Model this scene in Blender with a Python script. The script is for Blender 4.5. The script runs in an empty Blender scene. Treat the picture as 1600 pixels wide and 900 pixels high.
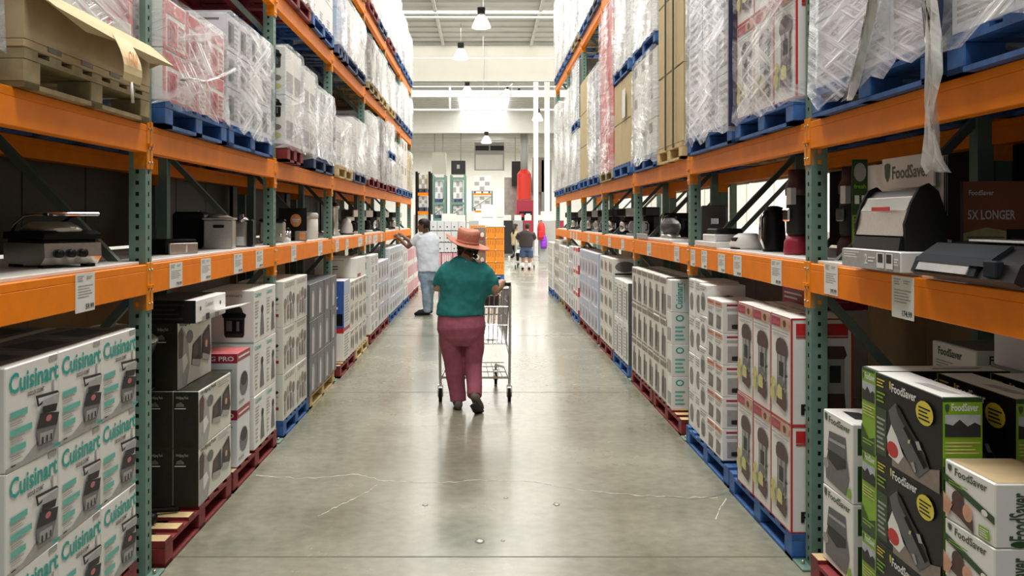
import bpy, bmesh, math, random
from mathutils import Vector, Matrix, noise
R = random.Random(7)
sc = bpy.context.scene
COL = sc.collection
PI = math.pi
# ---------------------------------------------------------------- camera
FPX, VX, VY, CH = 1424.0, 755.0, 342.0, 1.65
cam_d = bpy.data.cameras.new('camera')
cam = bpy.data.objects.new('camera', cam_d); COL.objects.link(cam)
cam.location = (0, 0, CH); cam.rotation_euler = (PI / 2, 0, 0)
cam_d.sensor_width = 36.0; cam_d.lens = 36.0 * FPX / 1600.0
cam_d.shift_x = (800 - VX) / 1600.0; cam_d.shift_y = -(450 - VY) / 1600.0
cam_d.clip_end = 300
sc.camera = cam
# ---------------------------------------------------------------- world, exposure
sc.view_settings.view_transform = 'Standard'
sc.view_settings.look = 'None'
sc.view_settings.gamma = 1.0
sc.view_settings.use_curve_mapping = False
sc.view_settings.exposure = 0.12
w = bpy.data.worlds.new('world'); sc.world = w; w.use_nodes = True
w.node_tree.nodes['Background'].inputs[0].default_value = (1.0, 0.99, 0.96, 1)
w.node_tree.nodes['Background'].inputs[1].default_value = 0.22

def area(name, loc, sx, sy, power, col=(1, .97, .92), rot=(0, 0, 0)):
    l = bpy.data.lights.new(name, 'AREA'); l.shape = 'RECTANGLE'; l.size = sx; l.size_y = sy
    l.energy = power; l.color = col
    o = bpy.data.objects.new(name, l); COL.objects.link(o); o.location = loc; o.rotation_euler = rot
    return o
# area lights added below the solid ceiling (aisle, next aisle and far hall)
for yy in (1.0, 7.0, 13.0, 19.0):
    area('added_area_light', (0, yy, 8.38), 2.4, 2.4, 400)
area('added_area_light', (0, 40.0, 8.38), 18, 30, 4600)  # one wide added light evens the far hall and its floor reflection
area('added_area_light', (7.2, 17.0, 8.38), 3, 6, 1300)  # added to brighten what shows through the right rack
area('added_area_light', (7.2, 28.0, 8.38), 3, 4, 900)
area('added_area_light', (0.0, 67.0, 7.0), 14, 10, 3600)  # added to lift the dull area beyond the soffit
# ---------------------------------------------------------------- materials
MATS = {}
def mat(name, col, rough=.55, metal=0., var=.08, scale=30., bump=0., spec=.5, emit=0., trans=0., alpha=1., coat=0.):
    if name in MATS: return MATS[name]
    m = bpy.data.materials.new(name); m.use_nodes = True
    nt = m.node_tree; b = nt.nodes['Principled BSDF']
    b.inputs['Roughness'].default_value = rough; b.inputs['Metallic'].default_value = metal
    b.inputs['Specular IOR Level'].default_value = spec
    b.inputs['Transmission Weight'].default_value = trans
    b.inputs['Alpha'].default_value = alpha
    b.inputs['Coat Weight'].default_value = coat
    c = (*col, 1)
    if var > 0:
        tc = nt.nodes.new('ShaderNodeTexCoord'); nz = nt.nodes.new('ShaderNodeTexNoise')
        nz.inputs['Scale'].default_value = scale; nz.inputs['Detail'].default_value = 4
        nt.links.new(tc.outputs['Object'], nz.inputs['Vector'])
        cr = nt.nodes.new('ShaderNodeValToRGB')
        cr.color_ramp.elements[0].position = .3; cr.color_ramp.elements[1].position = .7
        cr.color_ramp.elements[0].color = (*[x * (1 - var) for x in col], 1)
        cr.color_ramp.elements[1].color = (*[min(1, x * (1 + var)) for x in col], 1)
        nt.links.new(nz.outputs['Fac'], cr.inputs['Fac']); nt.links.new(cr.outputs['Color'], b.inputs['Base Color'])
        if bump > 0:
            bp = nt.nodes.new('ShaderNodeBump'); bp.inputs['Strength'].default_value = bump; bp.inputs['Distance'].default_value = .01
            nt.links.new(nz.outputs['Fac'], bp.inputs['Height']); nt.links.new(bp.outputs['Normal'], b.inputs['Normal'])
    else: b.inputs['Base Color'].default_value = c
    if emit > 0:
        b.inputs['Emission Color'].default_value = c; b.inputs['Emission Strength'].default_value = emit
    MATS[name] = m; return m

def film_mat(name, tint=(.93, .95, .98), dens=.42, ang=.5, seed=0.):
    """clear stretch film: long parallel stretch lines, cloudy where it overlaps"""
    m = bpy.data.materials.new(name); m.use_nodes = True; nt = m.node_tree; N = nt.nodes.new; Lk = nt.links.new
    b = nt.nodes['Principled BSDF']; out = nt.nodes['Material Output']
    b.inputs['Base Color'].default_value = (*tint, 1); b.inputs['Roughness'].default_value = .25
    b.inputs['Specular IOR Level'].default_value = .9; b.inputs['Coat Weight'].default_value = .8; b.inputs['Coat Roughness'].default_value = .10
    tc = N('ShaderNodeTexCoord')
    def lines(a, sc, sd, dist):
        mp = N('ShaderNodeMapping'); mp.vector_type = 'POINT'
        mp.inputs['Rotation'].default_value = (a, a * .6, 0); mp.inputs['Location'].default_value = (sd, sd, sd)
        m2 = N('ShaderNodeMapping'); m2.inputs['Scale'].default_value = (1.3, 1.1, sc)
        Lk(tc.outputs['Object'], mp.inputs['Vector']); Lk(mp.outputs[0], m2.inputs['Vector'])
        n = N('ShaderNodeTexNoise'); n.inputs['Scale'].default_value = 1.; n.inputs['Detail'].default_value = 3; n.inputs['Distortion'].default_value = dist
        Lk(m2.outputs[0], n.inputs['Vector']); return n
    n1 = lines(ang, 42, seed, .15); n3 = lines(-ang * .5, 20, seed + 4, .5)
    n2 = N('ShaderNodeTexNoise'); n2.inputs['Scale'].default_value = 2.6; n2.inputs['Detail'].default_value = 4
    Lk(tc.outputs['Object'], n2.inputs['Vector'])
    a1 = N('ShaderNodeMath'); a1.operation = 'MAXIMUM'; Lk(n1.outputs['Fac'], a1.inputs[0]); Lk(n3.outputs['Fac'], a1.inputs[1])
    ad = N('ShaderNodeMath'); ad.operation = 'MULTIPLY'; Lk(a1.outputs[0], ad.inputs[0]); Lk(n2.outputs['Fac'], ad.inputs[1])
    mr = N('ShaderNodeMapRange'); mr.inputs['From Min'].default_value = .2; mr.inputs['From Max'].default_value = .38
    mr.inputs['To Min'].default_value = max(0.04, dens - .3); mr.inputs['To Max'].default_value = min(1, dens + .35)
    Lk(ad.outputs[0], mr.inputs['Value'])
    bp = N('ShaderNodeBump'); bp.inputs['Strength'].default_value = .8; bp.inputs['Distance'].default_value = .012
    Lk(a1.outputs[0], bp.inputs['Height']); Lk(bp.outputs[0], b.inputs['Normal']); Lk(bp.outputs[0], b.inputs['Coat Normal'])
    tr = N('ShaderNodeBsdfTransparent'); mx = N('ShaderNodeMixShader')
    Lk(mr.outputs[0], mx.inputs[0]); Lk(tr.outputs[0], mx.inputs[1]); Lk(b.outputs[0], mx.inputs[2]); Lk(mx.outputs[0], out.inputs['Surface'])
    return m

M = dict(
 orange=mat('orange_rack_paint', (.95, .245, .0), .48, var=.06, scale=9, bump=.05, spec=.15),
 orange_d=mat('orange_connector_paint', (.85, .27, .0), .45, var=.1, scale=40, spec=.3),
 green=mat('green_rack_paint', (.14, .245, .20), .5, var=.1, scale=12),
 gbrace=mat('grey_brace_paint', (.10, .13, .115), .5),
 bolt=mat('bolt_steel', (.55, .5, .42), .35, .9),
 deck=mat('white_deck_board', (.78, .78, .74), .5, var=.04, scale=6),
 blue=mat('blue_pallet_paint', (.03, .11, .32), .6, var=.35, scale=14, bump=.3),
 navy=mat('dark_blue_pallet_paint', (.05, .08, .17), .6, var=.35, scale=14, bump=.3),
 red=mat('red_pallet_paint', (.19, .016, .018), .6, var=.35, scale=14, bump=.3),
 wood=mat('pale_pallet_wood', (.60, .45, .22), .7, var=.2, scale=11, bump=.3),
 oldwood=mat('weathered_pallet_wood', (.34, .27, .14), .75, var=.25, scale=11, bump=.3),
 card=mat('kraft_cardboard', (.50, .38, .21), .75, var=.08, scale=9),
 tan=mat('tan_cardboard', (.56, .45, .24), .7, var=.06, scale=7),
 tape=mat('dark_strap', (.10, .08, .04), .5),
 white=mat('white_carton_board', (.80, .80, .77), .42, var=.03, scale=5),
 white2=mat('cool_white_board', (.74, .77, .80), .42, var=.04, scale=5),
 cream=mat('cream_board', (.74, .72, .65), .45, var=.05, scale=6),
 lav=mat('lavender_board', (.66, .66, .72), .45, var=.08, scale=9),
 pinkb=mat('pink_board', (.78, .38, .48), .45, var=.1, scale=9),
 crim=mat('crimson_print', (.36, .02, .05), .45, var=.08),
 redp=mat('red_print', (.55, .02, .02), .45, var=.05),
 rbox=mat('pale_red_print', (.62, .16, .17), .5, var=.2, scale=14),
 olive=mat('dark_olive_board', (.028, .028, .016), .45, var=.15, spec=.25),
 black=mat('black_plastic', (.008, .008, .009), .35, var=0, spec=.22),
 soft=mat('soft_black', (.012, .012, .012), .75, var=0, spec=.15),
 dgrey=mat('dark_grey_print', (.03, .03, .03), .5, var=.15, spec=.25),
 char=mat('charcoal_board', (.085, .09, .10), .4, var=.12, scale=8),
 mgrey=mat('mid_grey_print', (.15, .15, .15), .5, var=.1),
 lgrey=mat('light_grey_print', (.38, .38, .37), .5, var=.1),
 warm=mat('warm_grey_print', (.24, .19, .16), .5, var=.12),
 brown=mat('brown_print', (.08, .035, .03), .5, var=.2),
 teal=mat('teal_print', (.01, .36, .31), .45, var=0),
 tealp=mat('pale_teal_print', (.13, .48, .41), .45, var=.08),
 lime=mat('lime_green_print', (.22, .42, .01), .4, var=.1, scale=8),
 dgreen=mat('dark_green_print', (.025, .07, .02), .4, var=.1, spec=.3),
 gtext=mat('logo_green_black', (.05, .08, .04), .4, var=0),
 yellow=mat('yellow_print', (.72, .60, .05), .4, var=.05),
 yel2=mat('popcorn_yellow', (.60, .56, .22), .5, var=.15),
 sky=mat('mountain_grey', (.45, .48, .52), .5, var=.15),
 bluep=mat('blue_print', (.04, .10, .36), .4, var=.1),
 lblue=mat('pale_blue_print', (.42, .52, .68), .4, var=.1),
 orp=mat('orange_print', (.78, .26, .02), .45, var=.08),
 peach=mat('peach_print', (.62, .33, .2), .5, var=.2),
 steel=mat('brushed_steel', (.62, .60, .55), .28, .85, var=.06, scale=60),
 chrome=mat('chrome', (.8, .8, .8), .12, 1., var=0),
 wire=mat('cart_zinc_wire', (.62, .62, .60), .3, .8, var=0),
 glass=mat('smoked_glass', (.75, .78, .78), .05, 0, var=0, trans=.9),
 tag=mat('price_tag_paper', (.78, .80, .76), .5, var=.02),
 ink=mat('black_ink', (.02, .02, .02), .5, var=0, spec=.2),
 inkg=mat('grey_ink', (.34, .34, .34), .5, var=0),
 wtext=mat('white_ink', (.8, .8, .78), .5, var=0),
 skin=mat('brown_skin', (.16, .075, .045), .5, var=.08),
 skin2=mat('tan_skin', (.33, .18, .11), .5, var=.08),
 shirt=mat('teal_shirt_cloth', (.012, .175, .175), .85, var=.12, scale=22, bump=.15),
 pants=mat('mauve_trouser_cloth', (.285, .075, .115), .85, var=.12, scale=20, bump=.15),
 hat=mat('terracotta_straw', (.50, .19, .125), .7, var=.12, scale=60, bump=.3),
 hair=mat('dark_brown_hair', (.035, .018, .01), .7, var=.4, scale=60, bump=.8),
 hairk=mat('black_hair', (.006, .006, .006), .6, var=.2, bump=.5),
 tee=mat('pale_blue_white_cloth', (.66, .73, .82), .85, var=.05, scale=14),
 jeans=mat('light_denim', (.24, .33, .42), .8, var=.2, scale=14),
 dnavy=mat('navy_denim', (.04, .07, .14), .8, var=.2),
 dshirt=mat('dark_brown_cloth', (.035, .025, .024), .85, var=.1),
 shoe=mat('brown_shoe', (.10, .085, .07), .7, var=.2),
 purple=mat('purple_cloth', (.25, .03, .55), .6, var=.2),
 wpaint=mat('white_wall_paint', (.76, .75, .71), .6, var=.03, scale=2),
 beige=mat('beige_panel_paint', (.50, .48, .42), .7, var=.03, scale=1.5),
 wpipe=mat('white_gloss_paint', (.85, .85, .84), .35, var=0),
 ceilm=mat('ceiling_metal_white', (.60, .59, .58), .55, var=.05, scale=2),
 sheet=mat('galvanised_sheet', (.42, .39, .36), .35, .5, var=.2, scale=3),
 rtube=mat('red_vinyl', (.68, .035, .02), .4, var=.08),
 lampglow=mat('lamp_glow', (1, .97, .9), .5, var=0, emit=6),
 skyglow=mat('skylight_diffuser', (1, 1, 1), .5, var=0, emit=3.2),
 dome=mat('frosted_lamp_shade', (.85, .85, .84), .25, var=0, alpha=.55),
)
F = [film_mat('stretch_film_a', (.80, .82, .86), .34, .5, 0), film_mat('stretch_film_b', (.78, .81, .83), .42, -.45, 3.1),
     film_mat('stretch_film_c', (.74, .76, .84), .46, .42, 7.7), film_mat('stretch_film_d', (.85, .84, .82), .26, -.2, 5.2),
     film_mat('bunched_film', (.82, .82, .78), .72, 1.5, 2.2)]

# ---------------------------------------------------------------- mesh builder
def cham(x0, x1, y0, y1, z0, z1, c):
    bm = bmesh.new()
    bmesh.ops.create_cube(bm, size=1)
    for v in bm.verts:
        v.co = Vector(((x0 if v.co.x < 0 else x1), (y0 if v.co.y < 0 else y1), (z0 if v.co.z < 0 else z1)))
    bmesh.ops.bevel(bm, geom=list(bm.edges), offset=c, segments=1, affect='EDGES')
    vs = [v.co.copy() for v in bm.verts]; bm.verts.index_update()
    fs = [[v.index for v in f.verts] for f in bm.faces]; bm.free()
    return vs, fs
TXT = {}
def text_geo(s):
    if s in TXT: return TXT[s]
    cu = bpy.data.curves.new('txt', 'FONT'); cu.body = s; cu.size = 1; cu.resolution_u = 2; cu.offset = .022
    o = bpy.data.objects.new('txt', cu); COL.objects.link(o)
    bpy.context.view_layer.update()
    me = o.evaluated_get(bpy.context.evaluated_depsgraph_get()).to_mesh()
    vs = [(v.co.x, v.co.y) for v in me.vertices]; fs = [list(p.vertices) for p in me.polygons]
    bpy.data.objects.remove(o); bpy.data.curves.remove(cu)
    xs = [a for a, b in vs]; ys = [b for a, b in vs]
    x0, x1, y0, y1 = min(xs), max(xs), min(ys), max(ys)
    TXT[s] = ([((a - x0) / (x1 - x0), (b - y0) / (y1 - y0)) for a, b in vs], fs)
    return TXT[s]

class MB:
    def __init__(s): s.v = []; s.f = []; s.mi = []; s.ms = []; s.sm = []
    def m(s, k):
        k = M[k] if isinstance(k, str) else k
        if k not in s.ms: s.ms.append(k)
        return s.ms.index(k)
    def add(s, vs, fs, k, sm=False):
        n = len(s.v); i = s.m(k); s.v += [tuple(v) for v in vs]
        for f in fs: s.f.append([a + n for a in f]); s.mi.append(i); s.sm.append(sm)
        return s
    def box(s, x0, x1, y0, y1, z0, z1, k, c=0.):
        if c > 0: vs, fs = cham(x0, x1, y0, y1, z0, z1, c)
        else:
            vs = [(x, y, z) for x in (x0, x1) for y in (y0, y1) for z in (z0, z1)]
            fs = [(0, 1, 3, 2), (4, 6, 7, 5), (0, 4, 5, 1), (2, 3, 7, 6), (0, 2, 6, 4), (1, 5, 7, 3)]
        return s.add(vs, fs, k)
    def tube(s, pts, r, k, n=8, cap=True):
        pts = [Vector(p) for p in pts]; L = len(pts); rr = r if isinstance(r, (list, tuple)) else [r] * L
        vs = []; prev = None
        for i, p in enumerate(pts):
            t = (pts[min(i + 1, L - 1)] - pts[max(i - 1, 0)]).normalized()
            if prev is None:
                a = Vector((0, 0, 1)) if abs(t.z) < .9 else Vector((1, 0, 0)); u = t.cross(a).normalized()
            else: u = (prev - t * prev.dot(t)).normalized()
            prev = u; w_ = t.cross(u)
            for j in range(n):
                q = 2 * PI * j / n; vs.append(p + (u * math.cos(q) + w_ * math.sin(q)) * rr[i])
        fs = [(i * n + j, i * n + (j + 1) % n, (i + 1) * n + (j + 1) % n, (i + 1) * n + j) for i in range(L - 1) for j in range(n)]
        if cap: fs += [list(range(n))[::-1], [(L - 1) * n + j for j in range(n)]]
        return s.add(vs, fs, k, n > 5)
    def lathe(s, prof, c, k, n=24, sx=1., sy=1., sm=True):
        vs = []; L = len(prof)
        for r, z in prof:
            for j in range(n): q = 2 * PI * j / n; vs.append((c[0] + r * sx * math.cos(q), c[1] + r * sy * math.sin(q), c[2] + z))
        fs = [(i * n + j, i * n + (j + 1) % n, (i + 1) * n + (j + 1) % n, (i + 1) * n + j) for i in range(L - 1) for j in range(n)]
        fs += [list(range(n))[::-1], [(L - 1) * n + j for j in range(n)]]
        return s.add(vs, fs, k, sm)
    def prism(s, pts, axis, a0, a1, k):
        """pts 2D polygon extruded along axis ('x': pts are (y,z); 'y': (x,z); 'z': (x,y))"""
        def P(p, a): return {'x': (a, p[0], p[1]), 'y': (p[0], a, p[1]), 'z': (p[0], p[1], a)}[axis]
        n = len(pts); vs = [P(p, a0) for p in pts] + [P(p, a1) for p in pts]
        fs = [list(range(n)), [n + i for i in range(n)][::-1]] + [(i, n + i, n + (i + 1) % n, (i + 1) % n) for i in range(n)]
        return s.add(vs, fs, k)
    def loft(s, rings, k, n=18):
        """rings: (center, rx, ry, rotz) stacked ellipses, horizontal if no axis"""
        vs = []; L = len(rings)
        for (c, rx, ry) in rings:
            for j in range(n): q = 2 * PI * j / n; vs.append((c[0] + rx * math.cos(q), c[1] + ry * math.sin(q), c[2]))
        fs = [(i * n + j, i * n + (j + 1) % n, (i + 1) * n + (j + 1) % n, (i + 1) * n + j) for i in range(L - 1) for j in range(n)]
        fs += [list(range(n))[::-1], [(L - 1) * n + j for j in range(n)]]
        return s.add(vs, fs, k, True)
    def art(s, o, u, v, n, W, H, items, off=.0012):
        o, u, v, n = Vector(o), Vector(u), Vector(v), Vector(n)
        for i, it in enumerate(items):
            d = n * (off + .0004 * i)
            P = lambda a, b: o + u * (a * W) + v * (b * H) + d
            t = it[0]
            if t == 'r': s.add([P(it[1], it[2]), P(it[3], it[2]), P(it[3], it[4]), P(it[1], it[4])], [(0, 1, 2, 3)], it[5])
            elif t == 'p': s.add([P(a, b) for a, b in it[1]], [list(range(len(it[1])))], it[2])
            elif t == 'e': s.add([P(it[1] + it[3] * math.cos(q * PI / 8), it[2] + it[4] * math.sin(q * PI / 8)) for q in range(16)], [list(range(16))], it[5])
            elif t == 't':
                vs, fs = text_geo(it[1]); x0, y0, x1, y1 = it[2:6]
                s.add([P(x0 + a * (x1 - x0), y0 + b * (y1 - y0)) for a, b in vs], fs, it[6])
            elif t == 'tv':
                vs, fs = text_geo(it[1]); x0, y0, x1, y1 = it[2:6]
                s.add([P(x1 - b * (x1 - x0), y0 + a * (y1 - y0)) for a, b in vs], fs, it[6])
            elif t == 'l':
                x0, y0, x1, y1, q, k = it[1:7]
                for j in range(q):
                    yy = y1 - (y1 - y0) * (j + .5) / q; hh = (y1 - y0) / q * .22; xe = x1 - (x1 - x0) * (.35 * ((j * 37) % 10) / 10)
                    s.add([P(x0, yy - hh), P(xe, yy - hh), P(xe, yy + hh), P(x0, yy + hh)], [(0, 1, 2, 3)], k)
        return s
    def mesh(s, name):
        me = bpy.data.meshes.new(name); me.from_pydata(s.v, [], s.f)
        for k in s.ms: me.materials.append(k)
        me.polygons.foreach_set('material_index', s.mi); me.polygons.foreach_set('use_smooth', s.sm); me.update()
        return me
    def build(s, name, parent=None, loc=None, rz=0):
        o = bpy.data.objects.new(name, s.mesh(name)); COL.objects.link(o)
        if parent is not None: o.parent = parent
        if loc: o.location = loc
        o.rotation_euler.z = rz
        return o
def tag(o, label=None, cat=None, group=None, kind=None):
    if label: o['label'] = label
    if cat: o['category'] = cat
    if group: o['group'] = group
    if kind: o['kind'] = kind
    return o
def empty(name, loc=(0, 0, 0), rz=0):
    o = bpy.data.objects.new(name, None); COL.objects.link(o); o.location = loc; o.rotation_euler.z = rz; o.empty_display_size = .1
    return o
def inst(me, name, loc, rz=0, parent=None):
    o = bpy.data.objects.new(name, me); COL.objects.link(o); o.location = loc; o.rotation_euler.z = rz
    if parent is not None: o.parent = parent
    return o
def dup(root, loc, rz=0):
    r = root.copy(); COL.objects.link(r); r.location = loc; r.rotation_euler.z = rz
    for ch in list(root.children):
        c = ch.copy(); COL.objects.link(c); c.parent = r
        for g in ch.children:
            d = g.copy(); COL.objects.link(d); d.parent = c
    return r
ORD = ['nearest', 'second', 'third', 'fourth', 'fifth', 'sixth', 'seventh', 'eighth', 'ninth', 'tenth']
def at(px, py, Y): return Vector(((px - VX) / FPX * Y, Y, CH - (py - VY) / FPX * Y))
def PX(px, Y): return (px - VX) / FPX * Y
def PZ(py, Y): return CH - (py - VY) / FPX * Y
# ================================================================ the hall
def struct(mb, name): return tag(mb.build(name), kind='structure')
# floor: polished concrete
fm = bpy.data.materials.new('polished_concrete'); fm.use_nodes = True
nt = fm.node_tree; b = nt.nodes['Principled BSDF']; N = nt.nodes.new; Lk = nt.links.new
tc = N('ShaderNodeTexCoord')
n1 = N('ShaderNodeTexNoise'); n1.inputs['Scale'].default_value = .9; n1.inputs['Detail'].default_value = 8; n1.inputs['Roughness'].default_value = .62
n2 = N('ShaderNodeTexNoise'); n2.inputs['Scale'].default_value = 14; n2.inputs['Detail'].default_value = 5
Lk(tc.outputs['Object'], n1.inputs['Vector']); Lk(tc.outputs['Object'], n2.inputs['Vector'])
cr = N('ShaderNodeValToRGB'); cr.color_ramp.elements[0].position = .36; cr.color_ramp.elements[1].position = .66
cr.color_ramp.elements[0].color = (.185, .190, .135, 1); cr.color_ramp.elements[1].color = (.29, .288, .215, 1)
Lk(n1.outputs['Fac'], cr.inputs['Fac'])
mx = N('ShaderNodeMix'); mx.data_type = 'RGBA'; mx.blend_type = 'OVERLAY'; mx.inputs[0].default_value = .35
Lk(cr.outputs[0], mx.inputs[6]); Lk(n2.outputs['Fac'], mx.inputs[7]); Lk(mx.outputs[2], b.inputs['Base Color'])
mr = N('ShaderNodeMapRange'); mr.inputs['From Min'].default_value = .3; mr.inputs['From Max'].default_value = .7
mr.inputs['To Min'].default_value = .20; mr.inputs['To Max'].default_value = .30
Lk(n1.outputs['Fac'], mr.inputs['Value']); Lk(mr.outputs[0], b.inputs['Roughness'])
b.inputs['Specular IOR Level'].default_value = .75; b.inputs['Coat Weight'].default_value = .2; b.inputs['Coat Roughness'].default_value = .12
bp = N('ShaderNodeBump'); bp.inputs['Strength'].default_value = .04; bp.inputs['Distance'].default_value = .02
Lk(n1.outputs['Fac'], bp.inputs['Height']); Lk(bp.outputs[0], b.inputs['Normal'])
M['floor'] = fm
q = MB(); q.box(-14, 16, -4, 78, -.2, 0, 'floor'); floor = struct(q, 'floor')
mat_j = mat('joint_filler', (.10, .10, .085), .6, var=.1); M['joint'] = mat_j
M['crackp'] = mat('pale_crack_filler', (.55, .54, .47), .6, var=.3, scale=40)
q = MB()
for yy in (4.45, 8.67, 12.9, 17.1, 21.3, 26): q.box(-1.5 if yy < 20 else -6, 1.5 if yy < 20 else 6, yy - .004, yy + .004, 0, .0012, 'joint')
q.build('control_joint', floor)
def crack(pts, wd, k, name='crack'):
    P = []; rr = random.Random(3)
    for (a, b_), (c, d) in zip(pts[:-1], pts[1:]):
        for i in range(8):
            t = i / 8; px = a + (c - a) * t; py = b_ + (d - b_) * t
            Y = CH * FPX / (py - VY + rr.uniform(-1.2, 1.2)); P.append((PX(px, Y), Y))
    q = MB(); vs = []
    for i, (x, y) in enumerate(P):
        ww = wd * rr.uniform(.25, 1); vs += [(x, y - ww, .0008), (x, y + ww, .0008)]
    q.add(vs, [(2 * i, 2 * i + 2, 2 * i + 3, 2 * i + 1) for i in range(len(P) - 1)], k); q.build(name, floor)
crack([(400, 743), (470, 748), (560, 741), (600, 752), (680, 754), (760, 750), (840, 753), (900, 764), (970, 772), (1060, 777), (1130, 778)], .007, 'crackp')
crack([(497, 807), (530, 790), (575, 768), (592, 755)], .008, 'crackp')
crack([(1040, 776), (1090, 780), (1140, 770)], .006, 'joint')
crack([(1118, 812), (1126, 792), (1136, 778)], .009, 'crackp')
def chip(px, py, rx):
    Y = CH * FPX / (py - VY); q = MB(); rr = random.Random(int(px))
    pts = [(PX(px, Y) + rx * math.cos(a * PI / 5) * rr.uniform(.5, 1.1), Y + rx * 1.2 * math.sin(a * PI / 5) * rr.uniform(.5, 1.1)) for a in range(10)]
    q.add([(x, y, .001) for x, y in pts], [list(range(10))], 'joint')
    q.add([(PX(px, Y) + (x - PX(px, Y)) * .6, Y + (y - Y) * .6, .0014) for x, y in pts], [list(range(10))], 'crackp'); q.build('floor_chip', floor)
for a in ((750, 845, .035), (786, 845, .012), (790, 778, .018), (870, 788, .028), (665, 789, .02), (706, 592, .02)): chip(*a)
# ceiling and walls
CZ = 8.5
q = MB(); q.box(-14, 16, -4, 58, CZ, CZ + .2, 'ceilm')
for i in range(0, 40): q.box(-14, 16, 21 + i * .95, 21.05 + i * .95, CZ - .06, CZ, 'ceilm')
struct(q, 'ceiling')
q = MB(); q.box(-14, 16, 58, 58.3, 7.12, CZ, 'wpaint'); struct(q, 'wall_soffit')
q = MB(); q.box(-14, 16, 58.3, 78, 7.3, 7.5, 'ceilm')
for i in range(8): q.box(-14, 16, 60 + i * 2.2, 60.15 + i * 2.2, 7.1, 7.3, 'ceilm')
struct(q, 'ceiling_far')
q = MB(); q.box(-14, 16, 77.5, 78, 0, 7.3, 'wpaint'); struct(q, 'wall_back')
q = MB(); q.box(-14.2, -14, -4, 78, 0, CZ, 'wpaint'); struct(q, 'wall_left')
q = MB(); q.box(11, 11.2, -4, 78, 0, CZ, 'wpaint')
for i in range(20): q.box(10.97, 11.0, 2 + i * 3.6, 2.05 + i * 3.6, 0, CZ, 'beige')
struct(q, 'wall_right')
# girders
q = MB(); q.box(-14, 11, 35.3, 35.55, 7.05, CZ - .0, 'beige'); q.box(-14, 11, 35.2, 35.6, 7.0, 7.06, 'beige'); q.box(-14, 11, 35.2, 35.6, CZ - .12, CZ - .02, 'ceilm')
q.box(-.02 + .1, .0 + .1, 35.26, 35.3, 7.06, CZ - .13, 'ceilm')
struct(q, 'trim_1')
q = MB(); q.box(-14, 11, 29.4, 29.55, CZ - .22, CZ - .001, 'wpipe'); struct(q, 'trim_2')
q = MB(); q.box(-14, 11, 25.6, 25.8, CZ - .35, CZ - .001, 'ceilm'); struct(q, 'trim_3')
q = MB(); q.box(-14, 11, 47.5, 47.7, CZ - .5, CZ - .001, 'ceilm'); struct(q, 'trim_4')
q = MB()
for x in (-3.1, -1.55, 1.85, 3.4): q.box(x - .05, x + .05, 20, 35.2, CZ - .16, CZ - .06, 'ceilm')
struct(q, 'trim_5')
# pipes below the ceiling
def pipe(pts, r, k, label, name='pipe'):
    e = empty(name, pts[0]); tag(e, label, 'pipe'); o = Vector(pts[0])
    q = MB(); q.tube([Vector(p) - o for p in pts], r, k, 8); q.build('pipe_run', e)
    a, b = Vector(pts[0]), Vector(pts[-1]); n = 5 if (b - a).length > 4 else 1
    for i in range(n):
        p = a + (b - a) * ((i + .5) / n) - o if n > 1 else Vector((0, 0, 0)); zt = CZ - (a.z + (b.z - a.z) * (i + .5) / n) if n > 1 else CZ - a.z
        if zt > .25: q = MB(); q.tube([p, (p.x, p.y, zt + p.z * 0)], .008, k, 6); q.build('hanger', e)
    return e
pipe([(-9, 27.6, 7.75), (9, 27.6, 7.75)], .035, 'wpipe', 'thick white pipe crossing highest under the ceiling')
pipe([(-9, 33.5, 7.55), (9, 33.5, 7.55)], .02, 'wpipe', 'thin white pipe crossing behind the nearest hanging lamp')
pipe([(-9, 35.0, 6.95), (9, 35.0, 6.95)], .02, 'ceilm', 'thin pipe along the foot of the beige girder')
pipe([(-9, 46.0, 7.15), (9, 46.0, 7.15)], .055, 'wpipe', 'white pipe crossing in front of the bright skylight')
pipe([(-9, 40.0, 7.45), (9, 40.0, 7.45)], .03, 'wpipe', 'white pipe crossing just below the beige girder')
pipe([(PX(703, 46), 46, 7.15), (PX(703, 46), 46, 8.4)], .05, 'wpipe', 'short white pipe rising left of the skylight')
pipe([(PX(779, 41), 41, 7.2), (PX(801, 41), 41, 7.72), (PX(798, 41), 41, 7.2)], .03, 'wpipe', 'white bent bracket pipe above the skylight')
# skylight
q = MB()
q.box(PX(718, 54), PX(793, 54), 50, 57.9, CZ - .12, CZ - .01, 'skyglow')
sk = q.build('window_1'); tag(sk, kind='structure')
# high-bay lamps
def lamp(px, ytop, Y, s=1., glow=1.0, label='', power=0):
    x = PX(px, Y); zt = PZ(ytop, Y)
    e = empty('high_bay_lamp', (x, Y, zt)); tag(e, label, 'ceiling lamp')
    q = MB(); q.box(-.11 * s, .11 * s, -.11 * s, .11 * s, -.17 * s, 0, 'soft', .02); q.lathe([(.05 * s, -.2 * s), (.07 * s, -.16 * s)], (0, 0, 0), 'soft', 12); q.build('ballast_housing', e)
    q = MB(); q.lathe([(.27 * s, -.58 * s), (.275 * s, -.55 * s), (.22 * s, -.42 * s), (.15 * s, -.28 * s), (.07 * s, -.19 * s)], (0, 0, 0), 'dome', 24); q.build('lamp_shade', e)
    q = MB(); q.lathe([(.02, -.5 * s), (.06 * s, -.46 * s), (.07 * s, -.38 * s), (.03 * s, -.26 * s)], (0, 0, 0), 'lampglow', 12)
    q.lathe([(.17 * s, -.585 * s), (.25 * s, -.575 * s), (.255 * s, -.56 * s), (.17 * s, -.555 * s)], (0, 0, 0), 'lampglow', 20); q.build('bulb', e)
    q = MB(); q.tube([(0, 0, 0), (0, 0, CZ - zt)], .012 * s, 'ceilm', 6); q.build('suspension_rod', e)
    return e
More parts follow.
